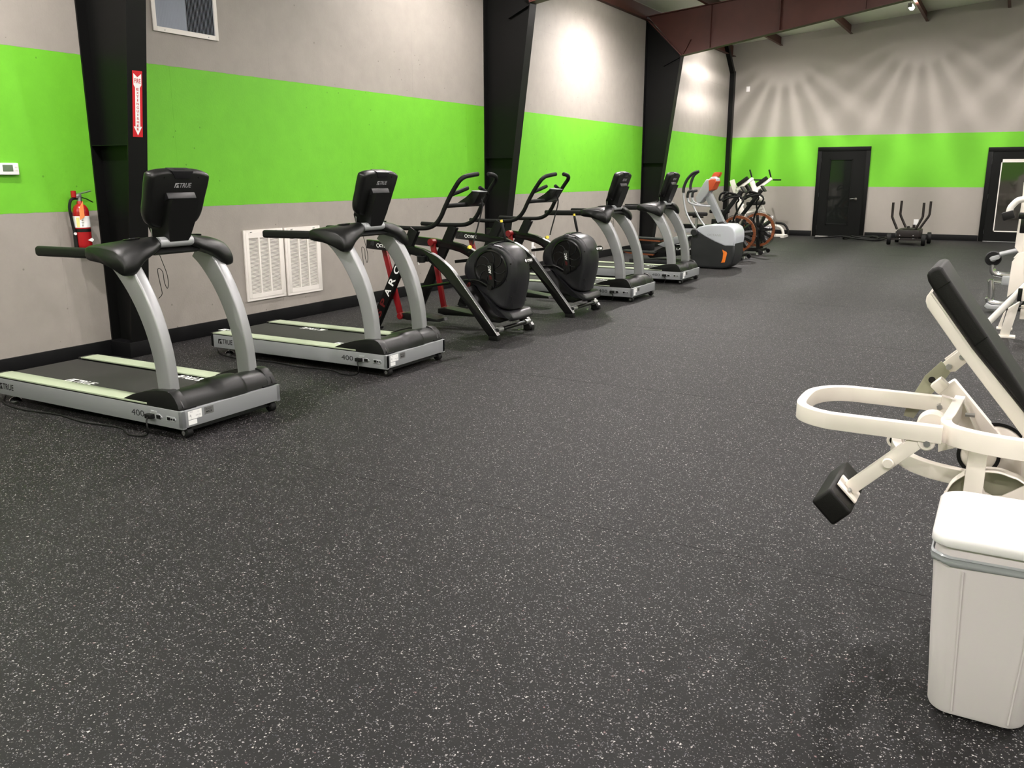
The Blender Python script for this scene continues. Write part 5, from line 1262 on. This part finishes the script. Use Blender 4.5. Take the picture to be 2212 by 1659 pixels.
MB().box(e + dd * 0.03, (0.10, 0.10, 0.075), Matrix((Vector((0.9, 0, 0.3)).normalized(), Vector((0, 1, 0)), Vector((-0.3, 0, 0.9)).normalized())).transposed(), 0.012).build('arm_pad', 'black_leather', t)
kn = q3([(0.096, 9.5, 1.13), (0.111, 9.5, 1.05)])
MB().box(kn[0], (0.07, 0.06, 0.06), None, 0.01).box(kn[1], (0.05, 0.05, 0.16), None, 0.01).build('adjust_knob', 'black_gloss', t)

OC = (0.12, 11.4, 0)
t = thing('chrome_machine', 'chrome tube framed machine behind the cream one at the right edge', 'exercise machine', OC)
def q4(pl): return [(p[0] - OC[0], p[1] - OC[1], p[2]) for p in pl]
MB().tube(spline(q4([(-0.115, 11.2, 0.519), (-0.112, 11.2, 0.463), (-0.094, 11.2, 0.431), (-0.049, 11.2, 0.411), (0.122, 11.2, 0.406)]), 4), 0.035, 12).build('upper_tube', 'chrome', t)
MB().box2((-0.13, -0.24, 0.30), (0.4, -0.16, 0.41), 0.02).build('frame_beam', 'silver_plastic', t)
MB().tube(spline(q4([(-0.113, 11.2, 0.344), (-0.101, 11.2, 0.267), (-0.093, 11.2, 0.169), (-0.097, 11.2, 0.136)]), 3), 0.035, 10).build('upright_tube', 'chrome', t)
MB().tube(spline(q4([(-0.123, 11.2, 0.143), (-0.112, 11.2, 0.11), (-0.085, 11.2, 0.096), (-0.026, 11.2, 0.087), (0.075, 11.2, 0.082)]), 4), 0.032, 10).build('lower_tube', 'chrome', t)
MB().tube(q4([(-0.09, 11.2, 0.327), (0.004, 11.2, 0.323), (0.103, 11.2, 0.324)]), 0.022, 10).build('middle_tube', 'chrome', t)
MB().prism([(p[0] - OC[0], p[1]) for p in [(-0.147, 0.059), (-0.126, 0.097), (-0.081, 0.076), (0.076, 0.075), (0.06, 0.029), (-0.119, 0.036)]], -0.32, -0.24, 0.01).build('base_shoe', 'silver_plastic', t)
MB().tube([(0.0 + 0.13 * sin(a), -0.15, 0.17 + 0.13 * cos(a)) for a in [pi * i / 10 for i in range(11)]], 0.012, 6).build('curved_guard', 'black_gloss', t)
MB().box2((-0.15, -0.10, 0.0), (0.5, 0.30, 0.04), 0.01).build('base', 'black_plastic', t)
pw = q4([(-0.119, 11.2, 0.588)])[0]
MB().lathe([(0.035, -0.03), (0.075, -0.03), (0.085, 0.0), (0.075, 0.03), (0.035, 0.03), (0.035, -0.03)], pw, (0, 1, 0), 28).build('pulley', 'black_rubber', t)
MB().prism([(p[0] - OC[0], p[1]) for p in [(-0.154, 0.595), (-0.135, 0.615), (-0.067, 0.638), (-0.047, 0.619), (-0.061, 0.591), (-0.137, 0.567)]], -0.30, -0.24, 0.006).build('pulley_bracket', 'silver_plastic', t)
ar = q4([(-0.059, 11.1, 0.643), (0.165, 11.1, 0.715)]); v = Vector(ar[1]) - Vector(ar[0])
MB().cyl(ar[0], Vector(ar[0]) + v * 1.4, 0.026).build('press_arm', 'silver_plastic', t)
# black padded bench at the very edge
t = thing('padded_bench', 'black padded bench end with green-grey top at the right edge', 'bench', (0.42, 6.3, 0))
MB().prism([(-0.17, 0.50), (0.5, 0.62), (0.5, 0.52), (-0.12, 0.43)], -0.15, 0.15, 0.015).build('seat_pad', 'black_leather', t)
MB().box2((0.0, -0.03, 0.0), (0.06, 0.03, 0.46), 0.005).box2((-0.05, -0.2, 0.0), (0.11, 0.2, 0.04), 0.005).build('post', 'cream_paint', t)
